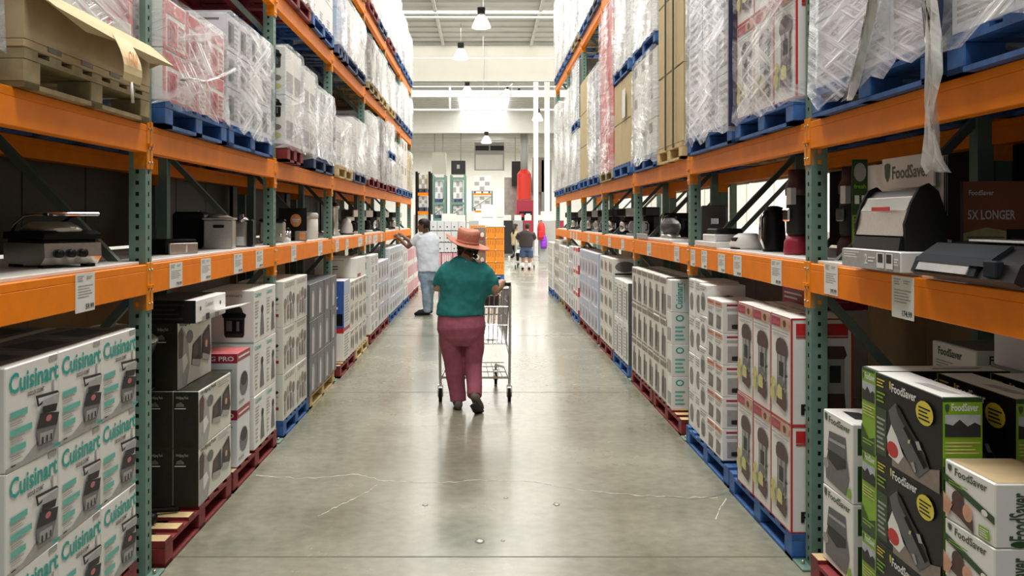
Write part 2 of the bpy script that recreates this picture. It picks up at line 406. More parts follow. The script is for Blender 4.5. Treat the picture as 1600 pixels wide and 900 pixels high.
lamp(752, 12, 26, 1, label='nearest hanging glass-domed lamp at the top of the aisle view')
lamp(720, 67, 32, 1, label='second hanging lamp with dark top, left of the aisle centre')
lamp(840, 170, 44, 1, label='hanging lamp beside the white columns on the right')
lamp(730, 128, 42, 1, label='bright white hanging lamp left of the bracket pipe')
lamp(760, 206, 56, 1.2, label='hanging lamp low against the far soffit')
lamp(793, 136, 40, .5, label='small dark lamp fitting under the bracket pipe')
lamp(811, 138, 41, .5, label='small dark lamp fitting right of the bracket pipe')
# white columns
for px, Y, lb in ((837.5, 40, 'white square column, left of the two beyond the racks'), (855, 37, 'white square column, right of the two beyond the racks')):
    q = MB(); x = PX(px, Y); q.box(x - .1, x + .1, Y, Y + .2, .9, CZ - .01, 'wpipe', .01); q.box(x - .105, x + .105, Y - .005, Y + .205, 0, .9, 'lav', .01)
    q.box(x - .17, x + .17, Y - .07, Y + .27, 0, .02, 'lgrey'); tag(q.build('support_column'), lb, 'column')
# ================================================================ racks
A = 1.545; DEP = .86
LY = [4.208 + 2.541 * k for k in range(7)]; RY = [4.329 + 2.497 * k for k in range(7)]
LY = [LY[0] - 2.541] + LY; RY = [RY[0] - 2.497] + RY
PW = .076
def perforated(mb, o, u, n, W, H, k):
    """a strip W wide (u), H high with square holes punched each 2 inches"""
    o, u, n = Vector(o), Vector(u), Vector(n); p = .0508; cnt = int(H / p)
    P = lambda a, z: o + u * a + Vector((0, 0, z))
    h0, h1 = W / 2 - .0075, W / 2 + .0075
    for i in range(cnt):
        z0 = i * p; za = z0 + p / 2 - .009; zb = za + .018; z1 = z0 + p
        for (a, b_, c, d) in ((0, W, z0, za), (0, W, zb, z1), (0, h0, za, zb), (h1, W, za, zb)):
            mb.add([P(a, c), P(b_, c), P(b_, d), P(a, d)], [(0, 1, 2, 3)], k)
    mb.add([P(0, cnt * p), P(W, cnt * p), P(W, H), P(0, H)], [(0, 1, 2, 3)], k)
def post_mesh(H, holes=True):
    q = MB(); h = PW / 2
    if holes:
        perforated(q, (-h, -h, 0), (1, 0, 0), (0, -1, 0), PW, H, 'green')
        perforated(q, (h, -h, 0), (0, 1, 0), (1, 0, 0), PW, H, 'green')
        perforated(q, (h, h, 0), (-1, 0, 0), (0, 1, 0), PW, H, 'green')
        perforated(q, (-h, h, 0), (0, -1, 0), (-1, 0, 0), PW, H, 'green')
        q.add([(-h, -h, H), (h, -h, H), (h, h, H), (-h, h, H)], [(0, 1, 2, 3)], 'green')
        q.box(-h + .003, h - .003, -h + .003, h - .003, .0, H - .01, 'black')  # black core paints the shade inside the post, behind its holes
    else: q.box(-h, h, -h, h, 0, H, 'green')
    return q.mesh('post')
PH = 4.75
pm1 = post_mesh(PH)
pm0 = post_mesh(PH, False)
pmb = post_mesh(3.6, False)
q = MB(); q.box(-.07, .09, -.07, .07, 0, .012, 'green', .003); q.tube([(.065, 0, .01), (.065, 0, .03)], .009, 'bolt', 6); footm = q.mesh('foot_plate')
def frame(side, Y, x0, back=False, label=''):
    s = -1 if side == 'L' else 1
    e = empty('rack_upright_frame', (s * (x0 + PW / 2), Y, 0)); tag(e, label, 'rack frame', None)
    me = pmb if back else pm1
    a = inst(me, 'post', (0, 0, .012), 0, e); b_ = inst(me if back else pm0, 'post', (s * (DEP - PW), 0, .012), 0, e)
    f1 = inst(footm, 'foot_plate', (0, 0, 0), 0 if s < 0 else PI, e); f2 = inst(footm, 'foot_plate', (s * (DEP - PW), 0, 0), PI if s < 0 else 0, e)
    nodes = [(0, .3), (1, .45), (0, 1.33), (1, 2.15), (0, 3.0)] + ([] if back else [(1, 3.8), (0, 4.6)])
    for (i0, za), (i1, zb) in zip(nodes[:-1], nodes[1:]):
        q = MB(); xa = s * i0 * (DEP - PW); xb = s * i1 * (DEP - PW)
        d = Vector((xb - xa, 0, zb - za)).normalized(); p0 = Vector((xa, 0, za)) + d * .04; p1 = Vector((xb, 0, zb)) - d * .04; nn = Vector((d.z, 0, -d.x)) * .019
        vs = [p0 - nn, p0 + nn, p1 + nn, p1 - nn]; vs = [v + Vector((0, -.019, 0)) for v in vs] + [v + Vector((0, .019, 0)) for v in vs]
        q.add(vs, [(0, 3, 2, 1), (4, 5, 6, 7), (0, 1, 5, 4), (1, 2, 6, 5), (2, 3, 7, 6), (3, 0, 4, 7)], 'gbrace'); q.build('brace', e)
    return e
SD = {'L': 'left', 'R': 'right'}
for side, YS in (('L', LY), ('R', RY)):
    for i, Y in enumerate(YS):
        if i == 0: lb = f'green upright frame beside the camera on the {SD[side]} rack'
        else: lb = f'green perforated upright frame, {ORD[i-1]} in view along the {SD[side]} aisle rack'
        frame(side, Y, A, label=lb)
        if i > 0: frame(side, Y + .02, A + DEP + .02, True, f'dark upright frame behind the {ORD[i-1]} {SD[side]} aisle frame')
# beams
def conn_mesh():
    q = MB()   # local: beam runs +Y from 0; aisle face at x=+; plate hugging the post
    q.box(.0, .008, -.034, .0, -.075, .145, 'orange_d', .002); q.box(-.055, .0, -.006, .0, -.075, .145, 'orange_d')
    for z in (-.045, .02, .11): q.tube([(.008, -.02, z), (.013, -.02, z)], .006, 'bolt', 8)
    q.box(.008, .02, -.03, -.006, .03, .042, 'orange_d')
    return q.mesh('end_connector')
CM = conn_mesh()
q = MB(); q.v = []
def conn_mirror():
    me = CM.copy(); 
    for v in me.vertices: v.co.y = -v.co.y
    me.flip_normals(); return me
CM2 = conn_mirror()
def beam(side, X, Y0, Y1, zt, h, label, tags=(), back=False, tagtxt=None):
    s = -1 if side == 'L' else 1; L = Y1 - Y0
    e = empty('shelf_beam', (s * X, Y0, zt - h)); tag(e, label, 'rack beam')
    if s > 0: e.rotation_euler.z = 0
    q = MB(); f = -s   # aisle-ward direction in x
    x0, x1 = sorted((f * .006, -f * .05)); q.box(x0, x1, 0, L, 0, h - .03, 'orange', .003)
    x0, x1 = sorted((f * .006, -f * .022)); q.box(x0, x1, 0, L, h - .032, h, 'orange', .003)
    q.build('beam_rail', e)
    if s < 0: c1, c2 = CM, CM2
    if s < 0:
        inst(CM, 'end_connector', (.0, 0, .0), 0, e); inst(CM2, 'end_connector', (.0, L, .0), 0, e)
    else:
        inst(CM2, 'end_connector', (.0, 0, .0), PI, e); inst(CM, 'end_connector', (.0, L, .0), PI, e)
    for (yc, wd, ht, zo, price) in tags:
        q = MB(); xx = f * .007
        a = yc - Y0 - wd / 2
        x0, x1 = sorted((xx, xx + f * .0015)); q.box(x0, x1, a, a + wd, zo, zo + ht, 'tag')
        o = (xx + f * .0015, a if s < 0 else a + wd, zo); u = (0, 1, 0) if s < 0 else (0, -1, 0)
        q.art(o, u, (0, 0, 1), (f, 0, 0), wd, ht, [('l', .12, .35, .9, .7, 5, 'lgrey'), ('l', .1, .78, .42, .95, 3, 'inkg'), ('l', .55, .82, .85, .92, 2, 'inkg'), ('t', price, .5, .06, .94, .2, 'ink')], .0004)
        q.build('price_tag', e)
    return e
TG = {('L', 0): [(3.52, .17, .15, -.012, '59.99')],
      ('L', 1): [(4.56, .19, .122, .005, '79.99'), (5.05, .18, .122, .005, '149.99'), (5.72, .2, .122, .005, '99.99'), (6.26, .2, .12, .01, '89.99')],
      ('L', 2): [(7.4, .19, .13, 0, '49.99'), (8.6, .22, .13, 0, '69.99')],
      ('L', 3): [(9.6, .2, .13, 0, '29.99'), (10.3, .2, .12, 0, '39.99'), (11.4, .35, .12, 0, '99.99')],
      ('L', 4): [(12.0, .2, .11, .01, '19.99'), (12.4, .3, .11, .01, '24.99'), (13.0, .5, .12, 0, '24.99'), (13.8, .2, .12, 0, '24.99')],
      ('R', 0): [(3.34, .175, .155, -.02, '174.99'), (4.03, .155, .14, .01, '199.99')],
      ('R', 1): [(4.78, .17, .13, .0, '89.99'), (5.51, .17, .125, .0, '99.99'), (5.88, .17, .12, .0, '79.99'), (6.34, .16, .125, 0, '49.99'), (6.68, .14, .12, 0, '39.99')],
      ('R', 2): [(7.24, .18, .12, .005, '79.99'), (8.45, .2, .12, .005, '69.99')],
      ('R', 3): [(10.05, .2, .12, 0, '59.99'), (11.1, .2, .12, 0, '49.99')],
      ('R', 4): [(12.3, .2, .12, 0, '29.99'), (13.3, .2, .12, 0, '29.99')],
      ('R', 5): [(15, .2, .12, 0, '29.99'), (15.5, .2, .12, 0, '29.99'), (16, .2, .12, 0, '29.99')]}
LV = {'L': [1.441, 2.082, 3.35, 4.43], 'R': [1.441, 2.108, 4.465]}
BW = ['bay beside the camera', 'first bay', 'second bay', 'third bay', 'fourth bay', 'fifth bay', 'sixth bay']
for side, YS in (('L', LY), ('R', RY)):
    for i in range(7):
        y0, y1 = YS[i] + PW / 2, YS[i + 1] - PW / 2
        for j, zt in enumerate(LV[side]):
            hh = .137 if j == 0 else .128
            names = {0: 'display shelf', 1: 'lower pallet level', 2: 'upper pallet level', 3: 'top pallet level'}
            nm = names[j] if not (side == 'R' and j == 2) else 'top pallet level'
            beam(side, A, y0, y1, zt, hh, f'orange front beam under the {nm}, {SD[side]} rack, {BW[i]}', TG.get((side, i), ()) if j == 0 and True else ())
            if j < 2: beam(side, A + DEP - .006, y0, y1, zt - (0 if j else .0), .11, f'orange rear beam under the {nm}, {SD[side]} rack, {BW[i]}')
        s = -1 if side == 'L' else 1
        q = MB(); xa, xb = sorted((s * (A + .022), s * (A + DEP - .06))); q.box(xa, xb, y0 + .02, y1 - .02, 1.441, 1.456, 'deck', .002)
        tag(q.build('shelf_deck'), f'white shelf board on the {SD[side]} display shelf, {BW[i]}', 'shelf')
# ================================================================ pallets
def pallet_parts(L, W, k, H=.128):
    """aisle side is local x=0 .. -W (into rack), length L along y"""
    d = MB(); n = 7; t = .017
    for i in range(n):
        a = i * (L - .09) / (n - 1); d.box(-W, 0, a, a + .09, H - t, H, k)
        if k == 'red': d.art((-W, a, H), (1, 0, 0), (0, 1, 0), (0, 0, 1), W - .004, .09, [('r', 0, .02, 1, .98, 'wood')], .0004)
    for xx in (-W, -W / 2 - .05, -.1): d.box(xx, xx + .1, 0, L, H - 2 * t, H - t, k)
    b = MB()
    for xx in (-W, -W / 2 - .05, -.1): b.box(xx, xx + .1, 0, L, 0, t, k)
    for a in (0, L / 2 - .05, L - .1): b.box(-W, 0, a, a + .1, 0, t * .98, k)
    bl = MB(); bl.box(-.13, 0, 0, .11, t, H - 2 * t, k, .004)
    return d.mesh('deck_boards'), b.mesh('base_boards'), bl.mesh('block')
PCACHE = {}
def pallet(side, Y0, L, z, k, label, W=1.0, X=1.5, simple=False, group=None):
    s = -1 if side == 'L' else 1; key = (round(L, 2), W, k)
    if key not in PCACHE: PCACHE[key] = pallet_parts(L, W, k)
    d, b, bl = PCACHE[key]
    if side == 'L': e = empty('pallet', (s * X, Y0, z))
    else: e = empty('pallet', (s * X, Y0 + L, z), PI)
    tag(e, label, 'pallet', group)
    inst(d, 'deck_boards', (0, 0, 0), 0, e); inst(b, 'base_boards', (0, 0, 0), 0, e)
    for i, yy in enumerate((0, L / 2 - .055, L - .11)):
        for xx in ((0, -W / 2 + .065, -W + .13) if not simple else (0,)):
            inst(bl, 'block', (xx, yy, 0), 0, e)
    return e
# ================================================================ cartons
def carton(w, h, d, base='white', front=(), side=(), top=(), c=.004, other=None):
    """local: front faces -Y, origin at the middle of the front's foot; side art on both ends"""
    q = MB(); q.box(-w / 2, w / 2, 0, d, 0, h, base, c)
    q.art((-w / 2, 0, 0), (1, 0, 0), (0, 0, 1), (0, -1, 0), w, h, front)
    q.art((w / 2, 0, 0), (0, 1, 0), (0, 0, 1), (1, 0, 0), d, h, side)
    q.art((-w / 2, d, 0), (0, -1, 0), (0, 0, 1), (-1, 0, 0), d, h, side)
    q.art((-w / 2, 0, h), (1, 0, 0), (0, 1, 0), (0, 0, 1), w, d, top)
    return q.mesh('carton')
def put(me, side, X, Y, z, label, cat='box', group=None, name='carton', jit=.6, rot=0):
    """front towards the aisle, centre of front at Y"""
    s = -1 if side == 'L' else 1
    o = inst(me, name, (s * (X + R.uniform(0, .004)), Y, z), (PI / 2 if s < 0 else -PI / 2) + rot + math.radians(R.uniform(-jit, jit)))
    tag(o, label, cat, group); return o
ROWS = {1: [''], 2: ['bottom row', 'top row'], 3: ['bottom row', 'middle row', 'top row'], 4: ['bottom row', 'second row up', 'third row up', 'top row'],
        5: ['bottom row', 'second row up', 'middle row', 'fourth row up', 'top row'], 6: ['bottom row', 'second row up', 'third row up', 'fourth row up', 'fifth row up', 'top row']}
def stack(me, side, X, Y0, w, h, cols, rows, desc, where, z0=.130, d=None, deep=1, skip=(), group=None, jit=.5, name='carton'):
    for r in range(rows):
        for c in range(cols):
            for k in range(deep):
                if (c, r, k) in skip or (c, r) in skip: continue
                cw = '' if cols == 1 else (f', {ORD[c]} column' if c < len(ORD) else ', farthest column')
                dw = '' if k == 0 else f', behind the front one'
                rw = ROWS[rows][r]; rw = (', ' + rw) if rw else ''
                put(me, side, X + (k * (d + .012) if k else 0), Y0 + (c + .5) * w, z0 + r * (h + .001), f'{desc}{rw}{cw}{dw}, {where}', group=group or f'{desc}s, {where}', jit=jit, name=name)
# -- art pieces
def grill_art(x, y, w, h):
    def T(pts, k): return ('p', [(x + a * w, y + b * h) for a, b in pts], k)
    return [T([(.15, .02), (.75, 0), (.92, .3), (.95, .42), (.1, .45), (.05, .3)], 'mgrey'), T([(.18, .05), (.7, .03), (.74, .22), (.2, .25)], 'lgrey'),
            T([(.05, .36), (.9, .28), (1.0, .5), (.2, .62)], 'dgrey'), ('e', x + .55 * w, y + .47 * h, .12 * w, .06 * h, 'rbox'),
            T([(.28, .6), (.85, .55), (.92, .68), (.3, .74)], 'black'), T([(.22, .74), (.96, .68), (1.0, .86), (.35, .84)], 'lgrey'), T([(.08, .96), (.14, .8), (.3, .84), (.26, .78), (.08, .76), (.0, .97)], 'black'),
            T([(.0, .98), (.9, .93), (1.0, .86), (.94, .88), (.05, .92)], 'dgrey')] + [T([(.25 + i * .17, .05), (.31 + i * .17, .05), (.31 + i * .17, .17), (.25 + i * .17, .17)], 'black') for i in range(3)]
front_grill = [('p', [(0, 0), (1, 0), (1, .34), (.62, .18), (.3, .05), (0, .04)], 'lgrey'), ('r', .80, .93, .97, .99, 'lgrey'), ('r', .86, .60, .90, .73, 'lgrey'),
    ('t', 'Cuisinart', .06, .73, .99, .93, 'teal'), ('t', 'GRIDDLER GOURMET', .38, .655, .70, .70, 'dgrey'),
    ('r', .07, .50, .38, .56, 'tealp'), ('l', .07, .42, .33, .49, 3, 'lgrey'),
    ('r', .07, .33, .46, .39, 'tealp'), ('l', .07, .25, .33, .32, 3, 'lgrey'),
    ('r', .07, .17, .34, .23, 'tealp'), ('l', .07, .09, .3, .15, 3, 'lgrey'), ('r', .07, .04, .15, .055, 'dgrey')] + grill_art(.5, .1, .48, .55) + [('r', .84, .03, .98, .06, 'teal')]
side_grill = [('t', 'Cuisinart', .1, .8, .9, .9, 'teal'), ('l', .1, .1, .9, .7, 12, 'lgrey')]
C_grill = carton(.366, .344, .34, 'white', front_grill, side_grill, [('r', .0, .12, 1, 1, 'mgrey'), ('p', [(.1, .3), (.7, .2), (.9, .7), (.3, .8)], 'dgrey')])  # grey top panel: dark print plus painted shade of the shelf above
def waffle_art(x, y, w, h):
    def T(pts, k): return ('p', [(x + a * w, y + b * h) for a, b in pts], k)
    return [T([(0, .12), (.4, .0), (.48, .2), (.48, .78), (.06, .6)], 'dgrey'), T([(.06, .58), (.3, .66), (.3, .3), (.06, .25)], 'brown'), T([(0, .12), (.42, .0), (.44, .16), (.03, .26)], 'lgrey'),
            T([(.52, .18), (.9, .05), (1, .3), (.92, .98), (.56, .78)], 'dgrey'), T([(.6, .72), (.86, .84), (.9, .5), (.62, .42)], 'brown'), T([(.5, .16), (.9, .03), (.92, .16), (.54, .3)], 'lgrey'), ('e', x + .74 * w, y + .5 * h, .06 * w, .1 * h, 'peach')]
front_puck = [('p', [(.0, 0), (.25, 0), (.33, .28), (.28, .7), (.12, .92), (0, .8)], 'lgrey'), ('p', [(.02, .45), (.13, .45), (.16, .8), (.1, .9), (.02, .84)], 'brown'), ('p', [(.14, .2), (.28, .35), (.22, .5), (.12, .46)], 'wtext'),
    ('e', .33, .72, .09, .1, 'mgrey'), ('t', 'Wolfgang Puck', .04, .90, .5, .985, 'ink')] + waffle_art(.38, .2, .58, .62) + [('l', .55, .86, .95, .98, 3, 'lgrey')]
side_puck = [('r', 0, 0, 1, 1, 'olive'), ('l', .12, .2, .88, .62, 18, 'dgrey'), ('t', 'Wolfgang Puck', .1, .86, .6, .92, 'inkg'), ('p', [(.1, .74), (.12, .79), (.3, .82), (.42, .78), (.44, .74)], 'steel'), ('r', .05, .70, .5, .715, 'wtext')]
C_puck = carton(.62, .303, .132, 'cream', front_puck, side_puck, [('r', .02, .05, .98, .95, 'olive')])
C_puck_open = carton(.60, .36, .12, 'cream', front_puck, side_puck, [('r', .02, .05, .98, .95, 'oldwood')])
side_pro = [('r', .0, .84, 1, 1, 'crim'), ('t', 'NG PRO', .32, .875, .93, .96, 'wtext'), ('l', .1, .1, .9, .75, 10, 'lgrey')]
front_pro = [('r', .0, .86, 1, 1, 'crim'), ('l', .08, .89, .92, .97, 1, 'wtext'), ('e', .5, .42, .32, .22, 'mgrey'), ('e', .5, .5, .26, .12, 'dgrey'), ('r', .1, .1, .5, .15, 'lgrey')]
C_pro = carton(.30, .346, .30, 'white2', front_pro, side_pro, [('r', .0, .0, 1, 1, 'rbox')])
def cooker(x, y, w, h):
    def T(pts, k): return ('p', [(x + a * w, y + b * h) for a, b in pts], k)
    return [T([(.06, .08), (.12, 0), (.88, 0), (.94, .08), (.96, .62), (.04, .62)], 'dgrey'), T([(.12, .12), (.88, .12), (.88, .55), (.12, .55)], 'black'), T([(.15, .2), (.4, .2), (.4, .52), (.15, .52)], 'mgrey'), T([(.6, .2), (.72, .2), (.72, .5), (.6, .5)], 'mgrey'),
            T([(0, .62), (1, .62), (1.02, .72), (.9, .78), (.12, .78), (-.04, .72)], 'black'), T([(.1, .78), (.9, .78), (.82, .93), (.6, 1), (.4, 1), (.16, .93)], 'dgrey')]
side_cook = [('t', 'Cuisinart', .35, .88, .78, .94, 'lgrey')] + cooker(.40, .12, .44, .60) + [('r', .0, .02, 1, .035, 'tealp')]
side_cook2 = [('t', 'Cuisinart', .12, .82, .8, .93, 'teal'), ('l', .1, .2, .9, .7, 9, 'lgrey')]
front_cook = [('t', 'Cuisinart', .08, .86, .62, .95, 'tealp'), ('l', .08, .45, .4, .8, 6, 'lgrey'), ('l', .1, .1, .3, .4, 4, 'lgrey')] + [('p', [(.52, .1), (.86, .1), (.82, .35), (.74, .62), (.66, .62), (.56, .35)], 'mgrey'), ('e', .69, .6, .1, .08, 'dgrey')]
C_cook = carton(.312, .349, .34, 'white', front_cook, side_cook)
C_cook2 = carton(.312, .349, .34, 'white', front_cook, side_cook2)
front_slow = [('t', 'CROCKPOT', .1, .84, .9, .95, 'lgrey'), ('e', .14, .5, .1, .12, 'warm'), ('e', .35, .58, .1, .1, 'lgrey'), ('e', .56, .62, .1, .12, 'warm'), ('e', .8, .55, .1, .13, 'mgrey'), ('r', .08, .1, .2, .4, 'lgrey'), ('r', .3, .15, .42, .46, 'warm'), ('r', .52, .12, .64, .48, 'mgrey'), ('r', .74, .1, .86, .4, 'lgrey')]
side_slow = [('t', 'BOT', .1, .86, .6, .94, 'dgrey'), ('e', .5, .62, .4, .08, 'olive'), ('e', .5, .645, .36, .04, 'yel2'), ('r', .06, .24, .9, .30, 'crim'), ('l', .1, .36, .9, .54, 4, 'lgrey')]
C_slow = carton(.455, .349, .34, 'cream', front_slow, side_slow)
front_brew = [('r', .02, .02, .98, .98, 'char'), ('p', [(.28, .08), (.62, .08), (.66, .6), (.58, .78), (.4, .82), (.3, .62)], 'lgrey'), ('p', [(.36, .1), (.46, .1), (.48, .7), (.4, .76)], 'wtext'), ('r', .7, .1, .9, .2, 'mgrey')]
side_brew = [('r', .02, .02, .98, .98, 'char'), ('r', .1, .3, .9, .7, 'bluep'), ('l', .1, .1, .9, .28, 4, 'lgrey')]
C_brew = carton(.355, .318, .30, 'char', front_brew, side_brew)
C_zblue = carton(.42, .50, .30, 'lav', [('l', .1, .1, .9, .9, 14, 'lgrey'), ('r', 0, .7, 1, 1, 'lblue')], [('r', 0, .0, 1, 1, 'bluep'), ('t', 'Z', .2, .4, .8, .66, 'wtext'), ('r', .05, .05, .95, .3, 'black')])
C_redw = carton(.42, .355, .30, 'white', [('l', .1, .1, .9, .8, 8, 'lgrey'), ('r', 0, .9, 1, 1, 'crim')], [('r', 0, .85, 1, 1, 'redp'), ('r', .1, .3, .5, .45, 'crim')])
C_beige = carton(.345, .272, .32, 'cream', [('e', .3, .5, .16, .26, 'warm'), ('e', .68, .45, .16, .3, 'mgrey'), ('l', .1, .84, .8, .95, 2, 'warm')], [('l', .1, .1, .9, .9, 8, 'warm')])
C_big = carton(.78, .235, .5, 'white', [('r', .05, .05, .4, .2, 'crim')], [('r', .42, .55, .55, .6, 'dgrey'), ('r', .42, .42, .55, .47, 'dgrey'), ('l', .2, .85, .7, .92, 1, 'lgrey')])
C_bluesq = carton(.42, .257, .3, 'white', [('l', .1, .5, .9, .9, 5, 'lgrey'), ('r', .3, .1, .7, .4, 'lgrey')], [('r', .3, .3, .8, .65, 'bluep'), ('l', .1, .75, .9, .95, 2, 'lblue')])
C_lav = carton(.35, .30, .3, 'lav', [('e', .5, .5, .3, .3, 'lgrey'), ('r', .1, .82, .9, .92, 'lblue'), ('e', .5, .4, .14, .2, 'warm')], [('l', .1, .1, .9, .9, 8, 'lblue')])
C_lav2 = carton(.375, .262, .3, 'white2', [('r', .08, .08, .92, .6, 'lav'), ('e', .5, .4, .2, .22, 'mgrey'), ('l', .1, .68, .9, .95, 4, 'lblue')], [('l', .1, .1, .9, .9, 8, 'lblue')])
C_pink = carton(.38, .33, .3, 'white', [('r', .06, .05, .94, .75, 'pinkb'), ('r', .4, .1, .6, .7, 'crim')], [('r', .1, .1, .9, .8, 'pinkb')])
C_wht = carton(.38, .335, .3, 'white', [('r', .1, .1, .6, .6, 'lgrey'), ('l', .1, .7, .9, .95, 4, 'lgrey')], [('l', .1, .1, .9, .9, 8, 'lgrey')])
X5 = 1.5
# ---- left floor
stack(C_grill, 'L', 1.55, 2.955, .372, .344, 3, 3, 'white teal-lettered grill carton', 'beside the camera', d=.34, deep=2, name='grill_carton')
FL = [('L', 2.95, 1.13, 'red', 1.55, 'under the grill cartons beside the camera'), ('L', 4.30, 1.13, 'red', X5, 'first left bay, nearest'), ('L', 5.47, 1.15, 'red', X5, 'first left bay, far one'),
      ('L', 6.84, 1.0, 'blue', X5, 'under the slow cooker cartons'), ('L', 7.9, 1.28, 'wood', X5, 'under the charcoal cartons'), ('L', 9.42, 1.1, 'red', 1.48, 'third left bay, nearest'), ('L', 10.6, 1.13, 'wood', 1.48, 'third left bay, far one'),
      ('L', 11.95, 1.12, 'red', 1.48, 'fourth left bay, nearest'), ('L', 13.15, 1.12, 'red', 1.48, 'fourth left bay, far one'), ('L', 14.48, 1.12, 'blue', 1.48, 'fifth left bay, nearest'), ('L', 15.68, 1.12, 'blue', 1.48, 'fifth left bay, far one'),
      ('L', 17.02, 1.12, 'blue', 1.48, 'sixth left bay, nearest'), ('L', 18.2, 1.14, 'red', 1.48, 'sixth left bay, far one'),
      ('R', 2.45, 1.7, 'red', 1.49, 'under the green and white cartons beside the camera'), ('R', 4.40, 1.12, 'blue', X5 - .01, 'under the popcorn machine cartons'), ('R', 5.58, 1.16, 'blue', X5, 'first right bay, far one'),
      ('R', 6.90, 1.14, 'red', X5, 'second right bay, nearest'), ('R', 8.1, 1.14, 'red', X5, 'second right bay, far one'), ('R', 9.40, 1.14, 'blue', X5, 'third right bay, nearest'), ('R', 10.6, 1.14, 'red', X5, 'third right bay, far one'),
      ('R', 11.9, 1.12, 'red', X5, 'fourth right bay, nearest'), ('R', 13.1, 1.12, 'red', X5, 'fourth right bay, far one'), ('R', 14.4, 1.12, 'blue', X5, 'fifth right bay, nearest'), ('R', 15.6, 1.12, 'red', X5, 'fifth right bay, far one'),
      ('R', 16.9, 1.12, 'oldwood', X5, 'sixth right bay, nearest'), ('R', 18.1, 1.12, 'blue', X5, 'sixth right bay, far one'), ('L', 19.6, 1.2, 'red', 1.48, 'past the last left frame'), ('R', 19.5, 1.2, 'blue', 1.48, 'past the last right frame')]
KN = {'wood': 'pale wooden', 'oldwood': 'weathered wooden', 'red': 'dark red', 'blue': 'blue', 'navy': 'dark navy'}
for sd, y, L, k, X, wh in FL: pallet(sd, y, L, 0, k, f'{KN[k]} pallet on the floor, {wh}', X=X)
for c, (yy, dd) in enumerate(((4.83, 0),)):
    for r in range(2):
        for k in range(3):
            put(C_puck, 'L', 1.50 + k * .137, 5.12, .130 + r * .304, f'dark-ended waffle maker carton, {["bottom", "second"][r]} row, {["front", "middle", "rear"][k]} of the stack of six on red pallet', group='waffle maker cartons on the red pallet', jit=.15, name='waffle_maker_carton')
put(C_puck_open, 'L', 1.62, 5.14, .740, 'upright waffle maker carton with standing front panel on top of the dark stack', jit=.2)
C_rice = carton(.55, .12, .30, 'white', [('t', 'Cuisinart', .3, .6, .55, .8, 'lgrey'), ('e', .8, .6, .02, .1, 'ink'), ('e', .14, .6, .02, .1, 'ink'), ('r', .2, .0, .75, .22, 'lgrey'), ('r', .3, .02, .42, .3, 'dgrey')], [('r', 0, 0, 1, 1, 'soft'), ('l', .1, .1, .8, .9, 4, 'dgrey')], [('r', .0, .2, 1, 1, 'dgrey')])
put(C_rice, 'L', 1.50, 5.045, 1.102, 'flat white carton with dark end, topmost over the waffle maker cartons', jit=.2)
q = MB(); q.prism([(0, 0), (.14, .03), (.145, .035), (.0, .008)], 'y', 0, .22, 'white'); o = q.build('carton_flap', None, (-1.50, 5.1, 1.13)); tag(o, 'loose white cardboard flap sticking out toward the aisle', 'cardboard flap')
stack(C_pro, 'L', X5, 5.56, .305, .347, 1, 2, 'white and crimson carton', 'beside the pressure cooker cartons', name='juicer_carton')
for r in range(3):
    for c in range(2):
        put(C_cook if r == 2 else C_cook2, 'L', X5, 5.97 + .16 + c * .32, .130 + r * .350, f'white pressure cooker carton, {ROWS[3][r]}, {["near", "far"][c]} column, first left bay', group='pressure cooker cartons, first left bay', name='pressure_cooker_carton')
stack(C_slow, 'L', X5, 6.84, .463, .349, 2, 3, 'cream slow cooker carton', 'second left bay', name='slow_cooker_carton')
stack(C_brew, 'L', 1.485, 7.79, .36, .318, 4, 3, 'charcoal bottle-picture carton', 'second left bay', name='bottle_carton')
put(C_redw, 'L', 1.48, 9.90, .130, 'white and red carton under the dark blue one, third left bay'); put(C_zblue, 'L', 1.48, 9.90, .487, 'dark blue carton marked with a pale letter, third left bay')
stack(C_beige, 'L', 1.48, 10.14, .35, .272, 4, 3, 'beige appliance carton', 'third left bay', group='beige appliance cartons, third left bay')
put(C_big, 'L', 1.49, 11.15, .95, 'big white carton lying on the beige stack, third left bay')
stack(C_bluesq, 'L', 1.48, 12.0, .425, .258, 2, 4, 'white carton with blue end square', 'fourth left bay')
stack(C_lav, 'L', 1.48, 12.88, .353, .30, 4, 3, 'lavender white carton', 'fourth left bay')
stack(C_lav2, 'L', 1.48, 14.5, .38, .262, 6, 4, 'white lavender-panel carton', 'fifth left bay')
stack(C_wht, 'L', 1.48, 17.05, .385, .335, 2, 3, 'plain white carton', 'sixth left bay')
stack(C_pink, 'L', 1.48, 17.85, .385, .331, 4, 3, 'pink fronted carton', 'sixth left bay')
stack(C_pink, 'L', 1.48, 19.62, .385, .331, 3, 3, 'pink fronted carton', 'past the last left frame')
